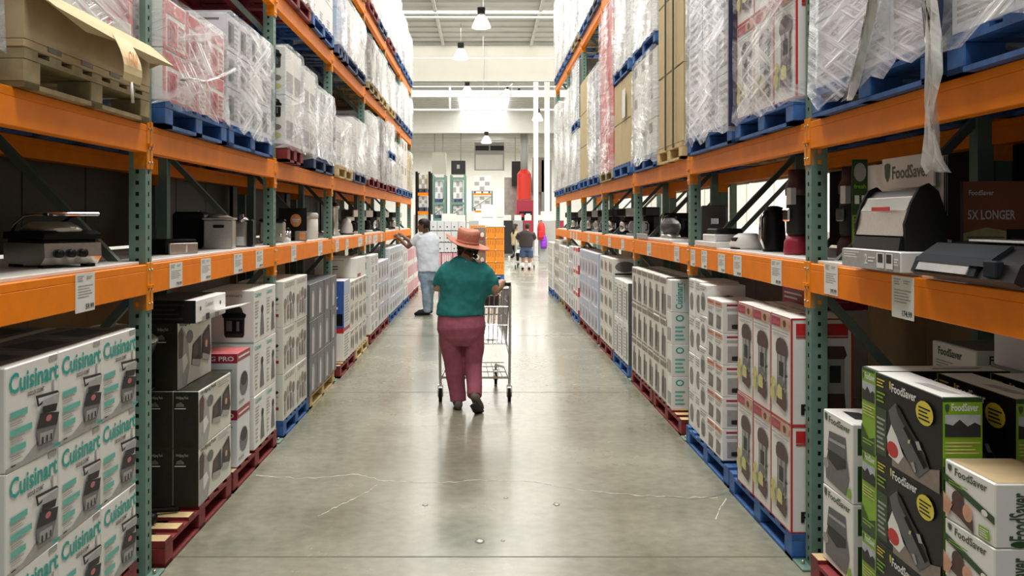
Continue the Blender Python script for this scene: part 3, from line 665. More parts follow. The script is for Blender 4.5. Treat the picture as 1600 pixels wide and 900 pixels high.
# things on the near pallet of the first left bay
q = MB(); q.tube([(-1.95, 4.42, .21), (-1.78, 4.46, .20), (-1.66, 4.52, .165)], .028, 'black', 10); q.tube([(-1.66, 4.52, .165), (-1.63, 4.54, .158)], .026, 'black', 10); tag(q.build('appliance_handle'), 'black rounded handle lying on the red pallet by the first left frame', 'handle')
q = MB(); q.tube([(-1.95, 4.66, .17), (-1.72, 4.66, .155), (-1.58, 4.72, .145), (-1.62, 4.76, .143)], .012, 'soft', 8); tag(q.build('power_cable'), 'black cable lying on the red pallet before the waffle maker cartons', 'cable')
C_oliv = carton(.42, .40, .45, 'olive', [('l', .1, .1, .9, .6, 8, 'dgrey'), ('r', .05, .7, .95, .715, 'wtext')], [('l', .1, .1, .9, .6, 14, 'dgrey'), ('r', .05, .7, .95, .712, 'wtext')])
put(C_oliv, 'L', 1.78, 4.56, .130, 'dark carton deep on the red pallet, lower of two behind first left post'); put(C_oliv, 'L', 1.78, 4.56, .532, 'dark carton deep on the red pallet, upper of two behind first left post')
e = empty('electric_skillet', (-1.86, 4.55, .933)); tag(e, 'black electric skillet with silver domed lid behind the first left post', 'skillet')
q = MB(); q.lathe([(.12, 0), (.19, .02), (.22, .09), (.225, .1), (.2, .1)], (0, 0, 0), 'black', 24); q.build('pan', e)
q = MB(); q.lathe([(.225, .10), (.222, .115), (.16, .16), (.08, .185), (.01, .19)], (0, 0, 0), 'steel', 24); q.build('lid', e)
# ---- right floor
def fs_front():
    return [('r', 0, 0, 1, 1, 'black'), ('r', .0, .0, .015, 1, 'lime'), ('r', .03, .05, .2, .6, 'dgreen'), ('l', .04, .1, .18, .5, 7, 'lgrey'), ('l', .04, .84, .17, .95, 3, 'yellow'), ('l', .04, .66, .18, .8, 3, 'lime'), ('p', [(.26, .96), (.275, .955), (.275, .88), (.265, .86), (.255, .88), (.252, .955)], 'yellow'),
            ('t', 'FoodSaver', .29, .845, .66, .945, 'wtext'), ('p', [(.3, .0), (.98, .0), (.98, .25), (.6, .1), (.3, .35)], 'warm'), ('p', [(.22, .3), (.3, .5), (.48, .18), (.4, .06), (.25, .1)], 'wtext'), ('e', .31, .19, .09, .09, 'redp'),
            ('p', [(.25, .62), (.36, .74), (.78, .34), (.85, .2), (.7, .04), (.58, .12), (.3, .46)], 'char'), ('p', [(.36, .72), (.42, .7), (.8, .3), (.84, .2), (.78, .24), (.4, .62)], 'black'), ('p', [(.48, .5), (.52, .54), (.82, .22), (.78, .17)], 'soft'),
            ('p', [(.66, .42), (.71, .44), (.75, .36), (.70, .34)], 'lgrey'), ('p', [(.56, .4), (.59, .41), (.58, .36), (.55, .36)], 'yel2'), ('e', .79, .77, .12, .13, 'yellow'), ('l', .71, .68, .87, .84, 4, 'ink'), ('p', [(.6, .16), (.64, .19), (.68, .1), (.66, .08)], 'lgrey')]
def fs_side():
    return [('r', 0, 0, 1, 1, 'lime'), ('r', 0, .96, 1, 1, 'dgreen'), ('t', 'FoodSaver', .22, .865, .9, .945, 'wtext'), ('p', [(.05, .93), (.12, .94), (.17, .93), (.16, .88), (.11, .85), (.06, .88)], 'gtext'),
            ('r', .05, .62, .95, .83, 'sky'), ('p', [(.05, .60), (.95, .60), (.95, .72), (.8, .75), (.62, .71), (.42, .78), (.25, .72), (.05, .74)], 'dgrey'), ('l', .06, .42, .94, .56, 4, 'yel2'), ('p', [(.0, .0), (1, .0), (1, .2), (.5, .14), (0, .3)], 'dgreen'), ('l', .1, .06, .9, .14, 2, 'lime')]
def fs_side2():
    return [('r', 0, 0, 1, 1, 'lime'), ('r', 0, .96, 1, 1, 'dgreen'), ('r', .1, .65, .9, .9, 'sky'), ('p', [(.1, .62), (.9, .62), (.9, .76), (.5, .85), (.1, .74)], 'dgrey'), ('r', .1, .3, .9, .5, 'dgreen'), ('l', .1, .06, .9, .26, 3, 'wtext')]
C_fsb = carton(.505, .3135, .128, 'dgreen', fs_front(), fs_side(), [('r', .02, .03, .98, .97, 'white'), ('p', [(.45, .3), (.8, .35), (.9, .7), (.5, .6)], 'lgrey')])
for r in range(3):
    put(C_fsb, 'R', 1.48, 3.19, .130 + r * .3145, f'black and lime vacuum sealer carton facing the aisle, {ROWS[3][r]}', group='black and lime vacuum sealer cartons', jit=.2, name='vacuum_sealer_carton')
    s_ = inst(C_fsb, 'vacuum_sealer_carton', (1.74, 3.445 + .002, .130 + r * .3145), 0)  # narrow end to the aisle
    tag(s_, f'lime-ended vacuum sealer carton turned end to the aisle, {ROWS[3][r]}', 'box', 'lime-ended vacuum sealer cartons turned end-on')
    for k in range(2):
        put(C_fsb, 'R', 1.70 + k * .2, 3.16, .130 + r * .3145, f'shaded green vacuum sealer carton, {["second", "third"][k]} rank from the aisle, {ROWS[3][r]}', group='shaded green vacuum sealer cartons', jit=.2, name='vacuum_sealer_carton')
wf = [('t', 'FoodSaver', .22, .80, .86, .93, 'gtext'), ('p', [(.07, .94), (.11, .95), (.16, .94), (.155, .87), (.115, .83), (.075, .87)], 'gtext'), ('p', [(.0, .64), (1, .36), (1, .48), (0, .76)], 'dgreen'), ('l', .1, .62, .5, .7, 2, 'lime'), ('e', .82, .46, .06, .05, 'white'),
      ('e', .3, .42, .13, .15, 'brown'), ('p', [(.12, .2), (.35, .14), (.62, .02), (.6, .2), (.45, .4), (.2, .4)], 'brown'), ('e', .5, .3, .1, .14, 'peach'), ('r', .72, .06, .92, .24, 'lime'), ('l', .74, .08, .9, .22, 4, 'white'), ('p', [(0, .1), (.1, .08), (.2, .3), (0, .45)], 'peach')]
ws = [('tv', 'FoodSaver', .1, .12, .26, .86, 'gtext'), ('e', .18, .06, .07, .05, 'dgreen'), ('r', .42, .02, 1, .98, 'dgreen'), ('l', .48, .1, .95, .6, 8, 'lgrey'), ('e', .7, .78, .16, .12, 'lgrey')]
C_fsw = carton(.285, .187, .40, 'white', wf, ws, [])
C_fswo = carton(.285, .187, .40, 'white', wf, ws, [('r', .04, .02, .98, .98, 'card')])
for r in range(4):
    put(C_fswo if r == 3 else C_fsw, 'R', 1.48, 2.785, .130 + r * .188, f'white vacuum roll carton{" with cut-open kraft top" if r == 3 else ""}, {ROWS[4][r]}, right edge of view', group='white vacuum roll cartons', jit=.3, name='vacuum_roll_carton')
sf = [('t', 'FoodSaver', .2, .86, .92, .95, 'gtext'), ('p', [(.06, .96), (.1, .97), (.16, .96), (.155, .89), (.11, .86), (.065, .89)], 'gtext'), ('p', [(.16, .48), (.22, .75), (.78, .78), (.82, .5)], 'char'), ('p', [(.22, .66), (.78, .68), (.78, .64), (.22, .62)], 'lgrey'),
      ('p', [(.12, .1), (.8, .05), (.9, .3), (.84, .5), (.2, .5), (.1, .3)], 'mgrey'), ('p', [(.2, .38), (.5, .3), (.82, .4), (.8, .5), (.2, .5)], 'dgrey'), ('e', .12, .3, .1, .07, 'inkg'), ('r', .86, .05, .96, .18, 'lime')]
ss = [('r', .1, .62, .9, .95, 'dgreen'), ('r', .1, .04, .9, .48, 'dgreen'), ('e', .4, .78, .2, .1, 'mgrey'), ('l', .2, .15, .8, .44, 6, 'lgrey'), ('e', .5, .1, .2, .05, 'lgrey')]
C_fss = carton(.325, .333, .20, 'white', sf, ss, [('p', [(.2, .3), (.7, .25), (.8, .7), (.3, .6)], 'dgrey')])
for r in range(2): put(C_fss, 'R', 1.53, 3.94, .130 + r * .334, f'small white vacuum sealer carton beside first right post, {ROWS[2][r]}', group='small white vacuum sealer cartons')
C_fsg = carton(.36, .12, .36, 'white', [('t', 'FoodSaver', .15, .55, .7, .85, 'gtext'), ('l', .1, .1, .5, .4, 3, 'lgrey')], [('t', 'FoodSaver', .15, .55, .7, .85, 'gtext'), ('r', .75, .3, .95, .85, 'mgrey')], [('r', .05, .05, .95, .95, 'mgrey')])
for r in range(4): put(C_fsg, 'R', 2.02, 3.85, .130 + r * .25, f'grey-white carton deep behind the lime cartons, {ROWS[4][r]}', group='grey-white cartons deep in the bay beside the camera') if r < 0 else None
C_tall = carton(.40, .86, .36, 'white2', [('l', .1, .1, .9, .3, 3, 'lgrey')], [('t', 'FoodSaver', .15, .9, .7, .95, 'gtext')])
put(C_tall, 'R', 2.02, 3.88, .130, 'tall grey carton supporting the flat one behind the lime cartons'); put(C_fsg, 'R', 2.0, 3.88, .991, 'flat white carton with shield logo behind the lime cartons')
C_plain = carton(.42, .25, .34, 'white2', [], [('r', .0, .0, 1, .02, 'lgrey')]); 
put(C_plain, 'R', 2.02, 3.40, 1.075, 'blank pale carton highest at the back under the display shelf'); put(C_tall, 'R', 2.03, 3.40, .130, 'tall grey carton under the blank pale one'); 
# popcorn machines
def pop(x=0.):
    return [('r', 0, 0, 1, .012, 'redp'), ('r', 0, .99, 1, 1, 'redp'), ('r', 0, 0, .018, 1, 'redp'), ('r', .982, 0, 1, 1, 'redp'), ('r', .06, .885, .52, .975, 'crim'), ('t', 'Salton', .12, .905, .46, .955, 'rbox'), ('r', .52, .885, .95, .975, 'peach'), ('e', .72, .93, .08, .035, 'brown'),
            ('l', .08, .83, .95, .855, 1, 'lgrey'), ('l', .15, .79, .85, .82, 2, 'lgrey'),
            ('p', [(.3, .71), (.36, .76), (.5, .785), (.7, .78), (.82, .755), (.88, .72), (.88, .64), (.84, .62), (.36, .62), (.3, .65)], 'brown'),
            ('p', [(.36, .30), (.8, .30), (.8, .62), (.38, .62)], 'lgrey'), ('r', .38, .3, .42, .62, 'mgrey'), ('r', .75, .3, .79, .62, 'mgrey'), ('r', .48, .42, .7, .56, 'dgrey'), ('r', .55, .56, .62, .62, 'mgrey'),
            ('e', .57, .36, .17, .05, 'mgrey'), ('p', [(.36, .14), (.82, .10), (.86, .30), (.62, .24), (.4, .32)], 'brown'), ('p', [(.38, .22), (.46, .20), (.66, .2), (.66, .31), (.5, .34), (.42, .31)], 'yel2'), ('e', .2, .33, .12, .055, 'yel2'), ('e', .17, .22, .12, .07, 'yel2'), ('p', [(.8, .42), (.93, .44), (.93, .46), (.8, .45)], 'dgrey')]
pops = [('r', 0, 0, .03, 1, 'redp'), ('r', .97, 0, 1, 1, 'redp'), ('r', 0, 0, 1, .012, 'redp'), ('r', 0, .985, 1, 1, 'redp'), ('r', .08, .84, .92, .95, 'redp'), ('r', .08, .815, .92, .83, 'redp'), ('t', 'R', .16, .1, .4, .2, 'ink')] + [(a[0], *a[1:]) for a in [('p', [(.5, .68), (.6, .74), (.85, .74), (.9, .66), (.86, .62), (.52, .62)], 'brown'), ('r', .56, .3, .86, .62, 'lgrey'), ('r', .62, .4, .8, .56, 'dgrey'), ('p', [(.5, .16), (.88, .14), (.86, .3), (.54, .3)], 'brown')]]
C_pop = carton(.302, .519, .30, 'white', pop(), pops, [('r', .2, .4, .6, .45, 'dgrey'), ('r', .2, .6, .9, .66, 'lgrey')])
stack(C_pop, 'R', 1.485, 4.405, .306, .519, 3, 2, 'tall red-edged popcorn maker carton', 'first right bay', jit=.2, name='popcorn_maker_carton')
hf = [('r', .04, .8, .96, .96, 'peach'), ('l', .1, .84, .8, .93, 1, 'crim'), ('p', [(.2, .1), (.75, .1), (.8, .5), (.25, .55)], 'mgrey'), ('p', [(.3, .2), (.65, .2), (.65, .45), (.3, .45)], 'warm'), ('l', .1, .62, .9, .76, 2, 'lgrey')]
hs = [('r', .1, .86, .62, .92, 'crim'), ('r', .62, .86, .9, .92, 'peach'), ('l', .1, .7, .9, .8, 2, 'lgrey'), ('r', .12, .1, .88, .6, 'lgrey'), ('p', [(.22, .15), (.5, .12), (.8, .2), (.82, .42), (.66, .44), (.5, .3), (.22, .28)], 'dgrey')]
C_ham = carton(.188, .199, .26, 'white', hf, hs)
stack(C_ham, 'R', X5, 5.72, .19, .199, 2, 5, 'small white frying-appliance carton', 'first right bay', jit=1.2, name='small_appliance_carton')
C_sm2 = carton(.2, .214, .26, 'white', [('e', .5, .45, .3, .3, 'lgrey'), ('r', .3, .2, .7, .6, 'mgrey'), ('l', .1, .8, .9, .95, 2, 'lgrey')], [('e', .55, .4, .3, .28, 'dgrey')])
stack(C_sm2, 'R', X5, 6.12, .205, .214, 1, 5, 'narrow white carton', 'between the small appliance cartons', jit=1.5)
C_sm3 = carton(.2, .27, .26, 'white', [('e', .5, .4, .3, .24, 'mgrey'), ('p', [(.3, .2), (.7, .2), (.8, .5), (.4, .6)], 'warm'), ('l', .1, .75, .9, .95, 3, 'lgrey')], [('e', .5, .3, .34, .2, 'dgrey'), ('p', [(.3, .4), (.5, .35), (.8, .75), (.7, .8)], 'dgrey')])
stack(C_sm3, 'R', X5 + .02, 6.34, .205, .27, 2, 4, 'white hand mixer carton', 'before the second right post', jit=2, name='hand_mixer_carton')
C_maroon = carton(.38, .13, .36, 'crim', [('l', .1, .3, .9, .7, 2, 'wtext')], [('t', 'WAFFLE MAKER', .1, .5, .8, .75, 'wtext'), ('l', .2, .15, .7, .4, 2, 'rbox')])
C_mwhite = carton(.38, .50, .36, 'white', [], [('r', .45, .86, .6, 1, 'dgrey')])
for r in range(2): put(C_mwhite, 'R', 1.81, 5.33, .130 + r * .502, f'white carton hidden behind the popcorn cartons, {["lower", "upper"][r]}')
put(C_maroon, 'R', 1.81, 5.33, 1.136, 'dark crimson carton lying topmost behind the popcorn cartons')
C_cuis = carton(.168, .257, .24, 'white', [('r', .1, .1, .9, .5, 'lgrey')], [('r', .3, .0, 1, 1, 'white2'), ('tv', 'Cuisinart', .14, .1, .38, .92, 'teal'), ('r', .43, .3, .45, .9, 'tealp')])
C_cuis2 = carton(.168, .257, .24, 'white', [('r', .1, .1, .9, .5, 'lgrey')], [('e', .28, .82, .14, .1, 'teal'), ('e', .28, .82, .09, .065, 'white2'), ('l', .12, .1, .45, .6, 4, 'tealp')])
for r in range(4): put(C_cuis if r == 3 else C_cuis2, 'R', X5, 7.36, .130 + r * .258, f'slim white and teal carton, {ROWS[4][r]}, second right bay', group='slim white and teal cartons', jit=1)
gf = [('r', .08, .84, .92, .96, 'warm'), ('p', [(.3, .1), (.62, .1), (.66, .6), (.6, .76), (.36, .76), (.3, .5)], 'warm'), ('r', .38, .2, .54, .6, 'dgrey'), ('r', .7, .1, .88, .6, 'mgrey'), ('r', .05, .02, .95, .05, 'warm')]
C_cof = carton(.285, .346, .3, 'cream', gf, [('r', .0, .85, 1, 1, 'black'), ('t', 'MR', .1, .88, .7, .97, 'wtext'), ('r', .1, .1, .9, .7, 'warm')], [('r', .1, .2, .9, .5, 'mgrey')])
stack(C_cof, 'R', X5, 7.46, .289, .346, 6, 3, 'beige-grey coffee maker carton', 'second right bay', name='coffee_maker_carton')
C_dk = carton(.33, .425, .3, 'white', [('l', .1, .1, .5, .9, 10, 'lgrey'), ('r', .6, .1, .8, .8, 'mgrey')], [('r', 0, 0, 1, 1, 'char'), ('p', [(.3, .3), (.5, .6), (.55, .6), (.7, .4), (.62, .4), (.5, .52), (.38, .3)], 'wtext'), ('r', .3, .7, .7, .78, 'wtext'), ('r', .36, .72, .64, .76, 'char'), ('r', .3, .08, .6, .14, 'lgrey')])
stack(C_dk, 'R', X5, 9.42, .335, .425, 3, 2, 'white carton with dark end', 'third right bay')
C_cr = carton(.36, .21, .3, 'cream', [('e', .4, .5, .2, .3, 'warm'), ('r', .65, .2, .8, .7, 'mgrey')], [('e', .5, .55, .4, .3, 'mgrey'), ('r', .1, .1, .9, .2, 'dgrey')])
stack(C_cr, 'R', X5, 10.6, .37, .21, 3, 5, 'squat beige carton', 'third right bay')
C_lb = carton(.375, .352, .3, 'lav', [('e', .5, .35, .14, .26, 'bluep'), ('e', .5, .3, .09, .15, 'black'), ('r', .1, .7, .9, .95, 'lblue'), ('r', .05, .1, .2, .6, 'lgrey')], [('r', 0, 0, 1, 1, 'lblue')])
stack(C_lb, 'R', X5, 11.9, .38, .352, 6, 3, 'lavender carton with dark blue bottle print', 'fourth right bay', group='lavender bottle-print cartons, fourth right bay', name='bottle_carton')
C_rw = carton(.38, .355, .3, 'white', [('r', .1, .8, .9, .95, 'redp'), ('r', .3, .1, .6, .6, 'lgrey')], [('r', .0, .0, 1, .2, 'redp'), ('r', 0, .8, 1, 1, 'redp')])
stack(C_rw, 'R', X5, 14.42, .385, .355, 2, 3, 'white carton with red bands', 'fifth right bay')
stack(C_lav2, 'R', X5, 15.2, .38, .262, 2, 4, 'white lavender-panel carton', 'fifth right bay')
stack(C_wht, 'R', X5, 15.98, .385, .335, 2, 3, 'plain white carton', 'fifth right bay')
stack(C_wht, 'R', X5, 16.95, .385, .335, 3, 3, 'plain white carton', 'sixth right bay')
stack(C_beige, 'R', X5, 18.12, .35, .272, 3, 4, 'beige appliance carton', 'sixth right bay')
stack(C_wht, 'R', 1.48, 19.55, .385, .335, 3, 3, 'plain white carton', 'past the last right frame')
# ================================================================ wrapped loads on the upper levels
def film_shell(L, D, H, skirt, seed, k, dens_top=True, lo=0.):
    """local like pallet: x from 0 to -D, y 0..L, z 0..H (z=0 is the pallet's top)"""
    rr = random.Random(seed); q = MB(); nu, nv = max(6, int(L / .11)), max(6, int(H / .1)); nd = max(5, int(D / .16))
    per = []   # outline points around
    for i in range(nd): per.append((-D + D * i / nd, 0))
    for i in range(nu): per.append((0, L * i / nu))
    for i in range(nd): per.append((-D * i / nd, L))
    for i in range(nu): per.append((-D, L - L * i / nu))
    n = len(per); vs = []; cx, cy = -D / 2, L / 2
    for r in range(nv + 1):
        z = lo + (H - lo) * r / nv
        for (x, y) in per:
            g = noise.noise(Vector((x * 3.1 + seed, y * 3.1, z * 4.))) * .007 + .012
            if r == 0: g += .006
            dx = 1 if x > -1e-6 else (-1 if x < -D + 1e-6 else 0); dy = -1 if y < 1e-6 else (1 if y > L - 1e-6 else 0)
            zz = z + (rr.uniform(-skirt, .0) if r == 0 else 0) + (.004 if r == nv else 0)
            if r == nv: g *= .2
            vs.append((x + dx * g, y + dy * g, zz))
    fs = [(r * n + j, r * n + (j + 1) % n, (r + 1) * n + (j + 1) % n, (r + 1) * n + j) for r in range(nv) for j in range(n)]
    q.add(vs, fs, k, True)
    top = [vs[nv * n + j] for j in range(n)]; tin = [(cx + (a - cx) * .8, cy + (b_ - cy) * .8, H + .012) for a, b_, c in top]
    q.add(top + tin, [(j, (j + 1) % n, n + (j + 1) % n, n + j) for j in range(n)] + [[n + j for j in range(n)]], k, True)
    return q
def load(side, Y0, L, z, H, me_k, film, label, cw, ch, cat='wrapped goods', X=1.5, D=.955, pal=None, pallabel=None, skirt=.06, jitter=1, step=0., cd=None, group=None, tray=None):
    """a stretch-wrapped stack of cartons; me_k = carton maker (w,h,d)->mesh"""
    s = -1 if side == 'L' else 1
    if pal: pallet(side, Y0, L, z, pal, pallabel or f'{KN[pal]} pallet under the {label}'[:200], W=.955, X=X); z += .130
    cols = max(1, round(L / cw)); rows = max(1, round(H / ch)); w_, h_ = L / cols, H / rows; d_ = cd or D / 2
    key = (me_k, round(w_, 2), round(h_, 2), round(d_, 2))
    if key not in PCACHE: PCACHE[key] = ART[me_k](w_ - .006, h_ - .003, d_ - .006)
    me = PCACHE[key]
    e = empty('wrapped_load', (s * X, Y0 if side == 'L' else Y0 + L, z), 0 if side == 'L' else PI); tag(e, label, cat, group)
    nd = max(1, round(D / d_)); inr = .014
    for r in range(rows):
        for c in range(cols):
            near = (c == 0 if side == 'L' else c == cols - 1)
            for k in range(nd):
                if k > 0 and not near and r < rows - 1: continue
                o = inst(me, 'carton', (-k * d_ - inr, (c + .5) * w_, r * h_), PI / 2 + math.radians(R.uniform(-.4, .4)), e)
    if film is not None: film_shell(L - .03, D, H + .008, skirt, int(Y0 * 100 + z * 10) % 977, F[film]).build('stretch_wrap', e, (.003, .015, .0))
    return e
def plain(base, front=(), side=()):
    return lambda w, h, d: carton(w, h, d, base, list(front), list(side))
ck = cooker(.2, .55, .6, .38)
ART = dict(
 redw=plain('white', [('r', 0, 0, .12, 1, 'rbox'), ('r', .14, .7, .95, .95, 'rbox'), ('r', .2, .1, .6, .6, 'rbox'), ('r', .28, .2, .5, .55, 'crim'), ('l', .65, .1, .95, .6, 5, 'rbox'), ('r', .0, .0, 1, .06, 'redp')], [('r', 0, 0, .15, 1, 'rbox'), ('e', .5, .5, .25, .25, 'mgrey'), ('r', .3, .75, .8, .9, 'rbox')]),
 redp=plain('rbox', [('r', .1, .1, .9, .45, 'white'), ('r', .2, .55, .8, .85, 'crim')], [('r', .1, .2, .9, .8, 'white')]),
 grey=plain('lav', [('r', .1, .15, .55, .8, 'mgrey'), ('l', .6, .1, .95, .9, 6, 'lgrey'), ('r', .15, .2, .3, .7, 'dgrey')], [('l', .1, .1, .9, .9, 6, 'mgrey')]),
 lgrey=plain('white2', [('l', .1, .1, .9, .35, 4, 'lgrey'), ('r', .1, .5, .7, .9, 'lgrey')], [('l', .1, .4, .9, .9, 4, 'lgrey')]),
 white=plain('white', [('l', .1, .1, .5, .4, 3, 'lgrey')], [('l', .1, .6, .5, .9, 3, 'lgrey')]),
 cream=plain('cream', [('r', .1, .6, .5, .9, 'warm')], [('l', .1, .1, .6, .5, 3, 'warm')]),
 cook=plain('white', [('r', .1, .1, .9, .5, 'lgrey')], ck + [('e', .5, .35, .3, .06, 'warm'), ('e', .5, .18, .3, .06, 'yel2')]),
 cook2=plain('white', [('r', .1, .1, .9, .5, 'lgrey')], [('t', 'art', .05, .84, .45, .95, 'mgrey')] + cooker(.25, .15, .6, .55)),
 dots=plain('white', [('l', .1, .1, .8, .4, 3, 'lgrey')], [('r', .62, 0, .98, 1, 'brown'), ('e', .8, .8, .13, .1, 'lgrey'), ('e', .8, .5, .13, .1, 'lgrey'), ('e', .8, .2, .13, .1, 'lgrey'), ('e', .25, .6, .12, .18, 'mgrey')]),
 tan=plain('tan', [('r', .0, .0, 1, .015, 'tape')], []),
 card=plain('card', [], []),
 lblue=plain('lblue', [('r', .1, .1, .9, .4, 'lav')], [('r', .2, .2, .8, .6, 'bluep')]),
 darkend=plain('white2', [('l', .1, .1, .5, .9, 6, 'lgrey')], [('r', 0, 0, 1, 1, 'mgrey')]),
 red=plain('rbox', [], [('r', 0, 0, 1, 1, 'redp')]),
 pinkw=plain('white', [('r', .2, .1, .8, .5, 'peach')], []),
 pop=lambda w, h, d: carton(w, h, d, 'white', pop(), pops),
 brown=plain('warm', [('r', .1, .1, .9, .9, 'brown')], [('r', .1, .1, .9, .5, 'crim')]),
 navy=plain('white2', [('l', .1, .1, .9, .9, 5, 'lgrey')], [('r', .0, 0, .5, 1, 'bluep')]),
 taupe=plain('warm', [], []),
)
ZL2, ZL3, ZL4 = 2.083, 3.351, 4.431
ZR2, ZR3 = 2.109, 4.466
# left, lower pallet level
load('L', 1.72, 1.1, ZL2, 1.2, 'lgrey', 1, 'wrapped pale load at the far upper left edge of view', .36, .3, pal='blue', pallabel='blue pallet at the upper left edge of view')
pallet('L', 2.98, 1.12, ZL2, 'oldwood', 'weathered wooden pallet under the open cardboard tray', W=1.0, X=1.5)
zt = ZL2 + .130
e = empty('cardboard_tray', (-1.5, 2.98, zt)); tag(e, 'big open kraft cardboard tray with flared edge on the weathered pallets', 'cardboard tray')
q = MB(); q.box(-1.0, .0, .0, 1.12, 0, .03, 'card', .004)
q.box(-.012, .0, .0, 1.12, .03, .21, 'card'); q.box(-1.0, -.988, .0, 1.12, .03, .21, 'card'); q.box(-.988, -.012, .0, .012, .03, .21, 'card'); q.box(-.988, -.012, 1.108, 1.12, .03, .21, 'card')
for a in (.16, .42, .68, .9): q.box(.0, .002, a, a + .10, .012, .03, 'tape')
q.build('tray_wall', e)
fp_ = [(0, .0, .21), (0, 1.12, .21), (.085, 1.18, .13), (.075, .9, .10), (.085, .6, .125), (.07, .3, .11), (.09, -.03, .14)]
q = MB(); q.add(fp_ + [(x + .003, y, z + .004) for x, y, z in fp_], [(0, 1, 2, 3, 4, 5, 6), (13, 12, 11, 10, 9, 8, 7)] + [(i, 7 + i, 7 + (i + 1) % 7, (i + 1) % 7) for i in range(7)], 'tan'); q.build('flap', e)
q = MB(); fq_ = [(-.3, 1.12, .21), (0, 1.12, .21), (.06, 1.2, .16), (-.1, 1.21, .10), (-.3, 1.19, .15)]; q.add(fq_ + [(x, y + .003, z + .004) for x, y, z in fq_], [(0, 1, 2, 3, 4), (9, 8, 7, 6, 5)] + [(i, 5 + i, 5 + (i + 1) % 5, (i + 1) % 5) for i in range(5)], 'card'); q.build('flap', e)
q = MB(); q.box(-.5, .03, -.02, .14, .212, .34, 'card', .004); q.art((.03, 0, .232), (0, 1, 0), (0, 0, 1), (1, 0, 0), .13, .09, [('r', .05, .1, .95, .95, 'white'), ('t', 'TRAYS', .15, .2, .85, .45, 'ink'), ('t', 'MAKE', .15, .6, .7, .85, 'ink')]); q.build('folded_corner', e)
load('L', 3.03, 1.03, zt + .032, 1.1, 'redp', 1, 'striped red and white wrapped load in the open cardboard tray', .27, .19, X=1.545, D=.88, skirt=.0)
# hanging sign
e = empty('hanging_sign', (-1.40, 3.42, zt + .135)); tag(e, 'pale yellow paper sign hanging from the cardboard tray', 'sign')
q = MB(); n_ = 6
vs = []
for i in range(n_ + 1):
    t = i / n_; vs += [(.005 + .04 * math.sin(t * 2.2), .0 + .02 * t, -.17 * t), (.005 + .045 * math.sin(t * 2.2), .17 + .02 * t, -.17 * t)]
vs += [(a + .002, b_, c) for a, b_, c in vs]
M['signy'] = mat('pale_yellow_paper', (.78, .62, .33), .6, var=.03)
q.add(vs, [(2 * i, 2 * i + 1, 2 * i + 3, 2 * i + 2) for i in range(n_)] + [(14 + 2 * i, 14 + 2 * i + 2, 14 + 2 * i + 3, 14 + 2 * i + 1) for i in range(n_)], 'signy')
q.art((.052, .05, -.11), (0, 1, 0), (-.1, .0, 1), (1, 0, .0), .09, .055, [('t', 'ONI', 0, 0, 1, 1, 'orp')]); q.build('sheet', e)
q = MB(); q.tube([(.04, .1, -.17), (.045, .105, -.25)], .006, 'white', 6); q.build('tail', e)
load('L', 4.30, 1.03, ZL2, .50, 'redw', 0, 'red and white carton load in clear wrap on blue pallet, first left bay', .33, .27, pal='blue', pallabel='blue pallet under the red and white wrapped load, first left bay')
load('L', 5.38, 1.12, ZL2, .66, 'grey', 1, 'grey-lavender carton load in cloudy wrap on blue pallet, first left bay', .28, .22, pal='blue', pallabel='blue pallet under the cloudy wrapped load, first left bay')
load('L', 6.84, .60, ZL2, .74, 'cook', 0, 'white cooker-picture carton load on dark red pallet, second left bay', .3, .37, cd=.16, pal='red', pallabel='dark red pallet under the cooker-picture load', X=1.47)
load('L', 7.46, .55, ZL2 + .13, .68, 'cook2', 1, 'shorter white cooker carton load just behind the cooker-picture load', .3, .34, cd=.2, X=1.46)
load('L', 8.07, 1.12, ZL2, .64, 'lgrey', 1, 'cloudy wrapped load with grey edge on dark navy pallet, second left bay', .36, .22, pal='navy', pallabel='dark navy pallet, second left bay')
load('L', 9.40, 1.1, ZL2, .50, 'dots', 0, 'white load with brown dotted corner on pale wooden pallet, third left bay', .4, .25, pal='wood', pallabel='pale wooden pallet under the dotted load')
load('L', 10.56, 1.15, ZL2, .62, 'white', 1, 'white wrapped load on dark navy pallet, third left bay', .38, .3, pal='navy', pallabel='dark navy pallet, third left bay')
load('L', 11.92, 1.15, ZL2, .85, 'white', 1, 'tall white wrapped load on dark red pallet, fourth left bay, nearest', .38, .28, pal='red', pallabel='dark red pallet, lower left level, fourth bay, nearest')
load('L', 13.12, 1.15, ZL2, .9, 'brown', 1, 'brown and white wrapped load on dark red pallet, fourth left bay, far one', .38, .3, pal='red', pallabel='dark red pallet, lower left level, fourth bay, far one')
load('L', 14.46, 1.15, ZL2, .4, 'white', 1, 'low white wrapped load, fifth left bay, nearest', .38, .2, pal='red', pallabel='dark red pallet, lower left level, fifth bay')
load('L', 14.46, 1.15, ZL2 + .535, .45, 'white', 0, 'white wrapped load on its own blue pallet above the low load', .38, .2, pal='blue', pallabel='blue pallet between two stacked white loads, fifth left bay')
load('L', 15.66, 1.15, ZL2, .75, 'cream', 0, 'cream wrapped load on blue pallet, fifth left bay, far one', .38, .25, pal='blue', pallabel='blue pallet, lower left level, fifth bay')
load('L', 17.0, 1.15, ZL2, .95, 'cream', None, 'tall cream unwrapped carton load on blue pallet, sixth left bay', .5, .48, pal='blue', pallabel='blue pallet, lower left level, sixth bay, nearest')
load('L', 18.2, 1.15, ZL2, .8, 'tan', 0, 'beige carton load at the end of the left rack', .5, .4, pal='blue', pallabel='blue pallet, lower left level, end of rack')
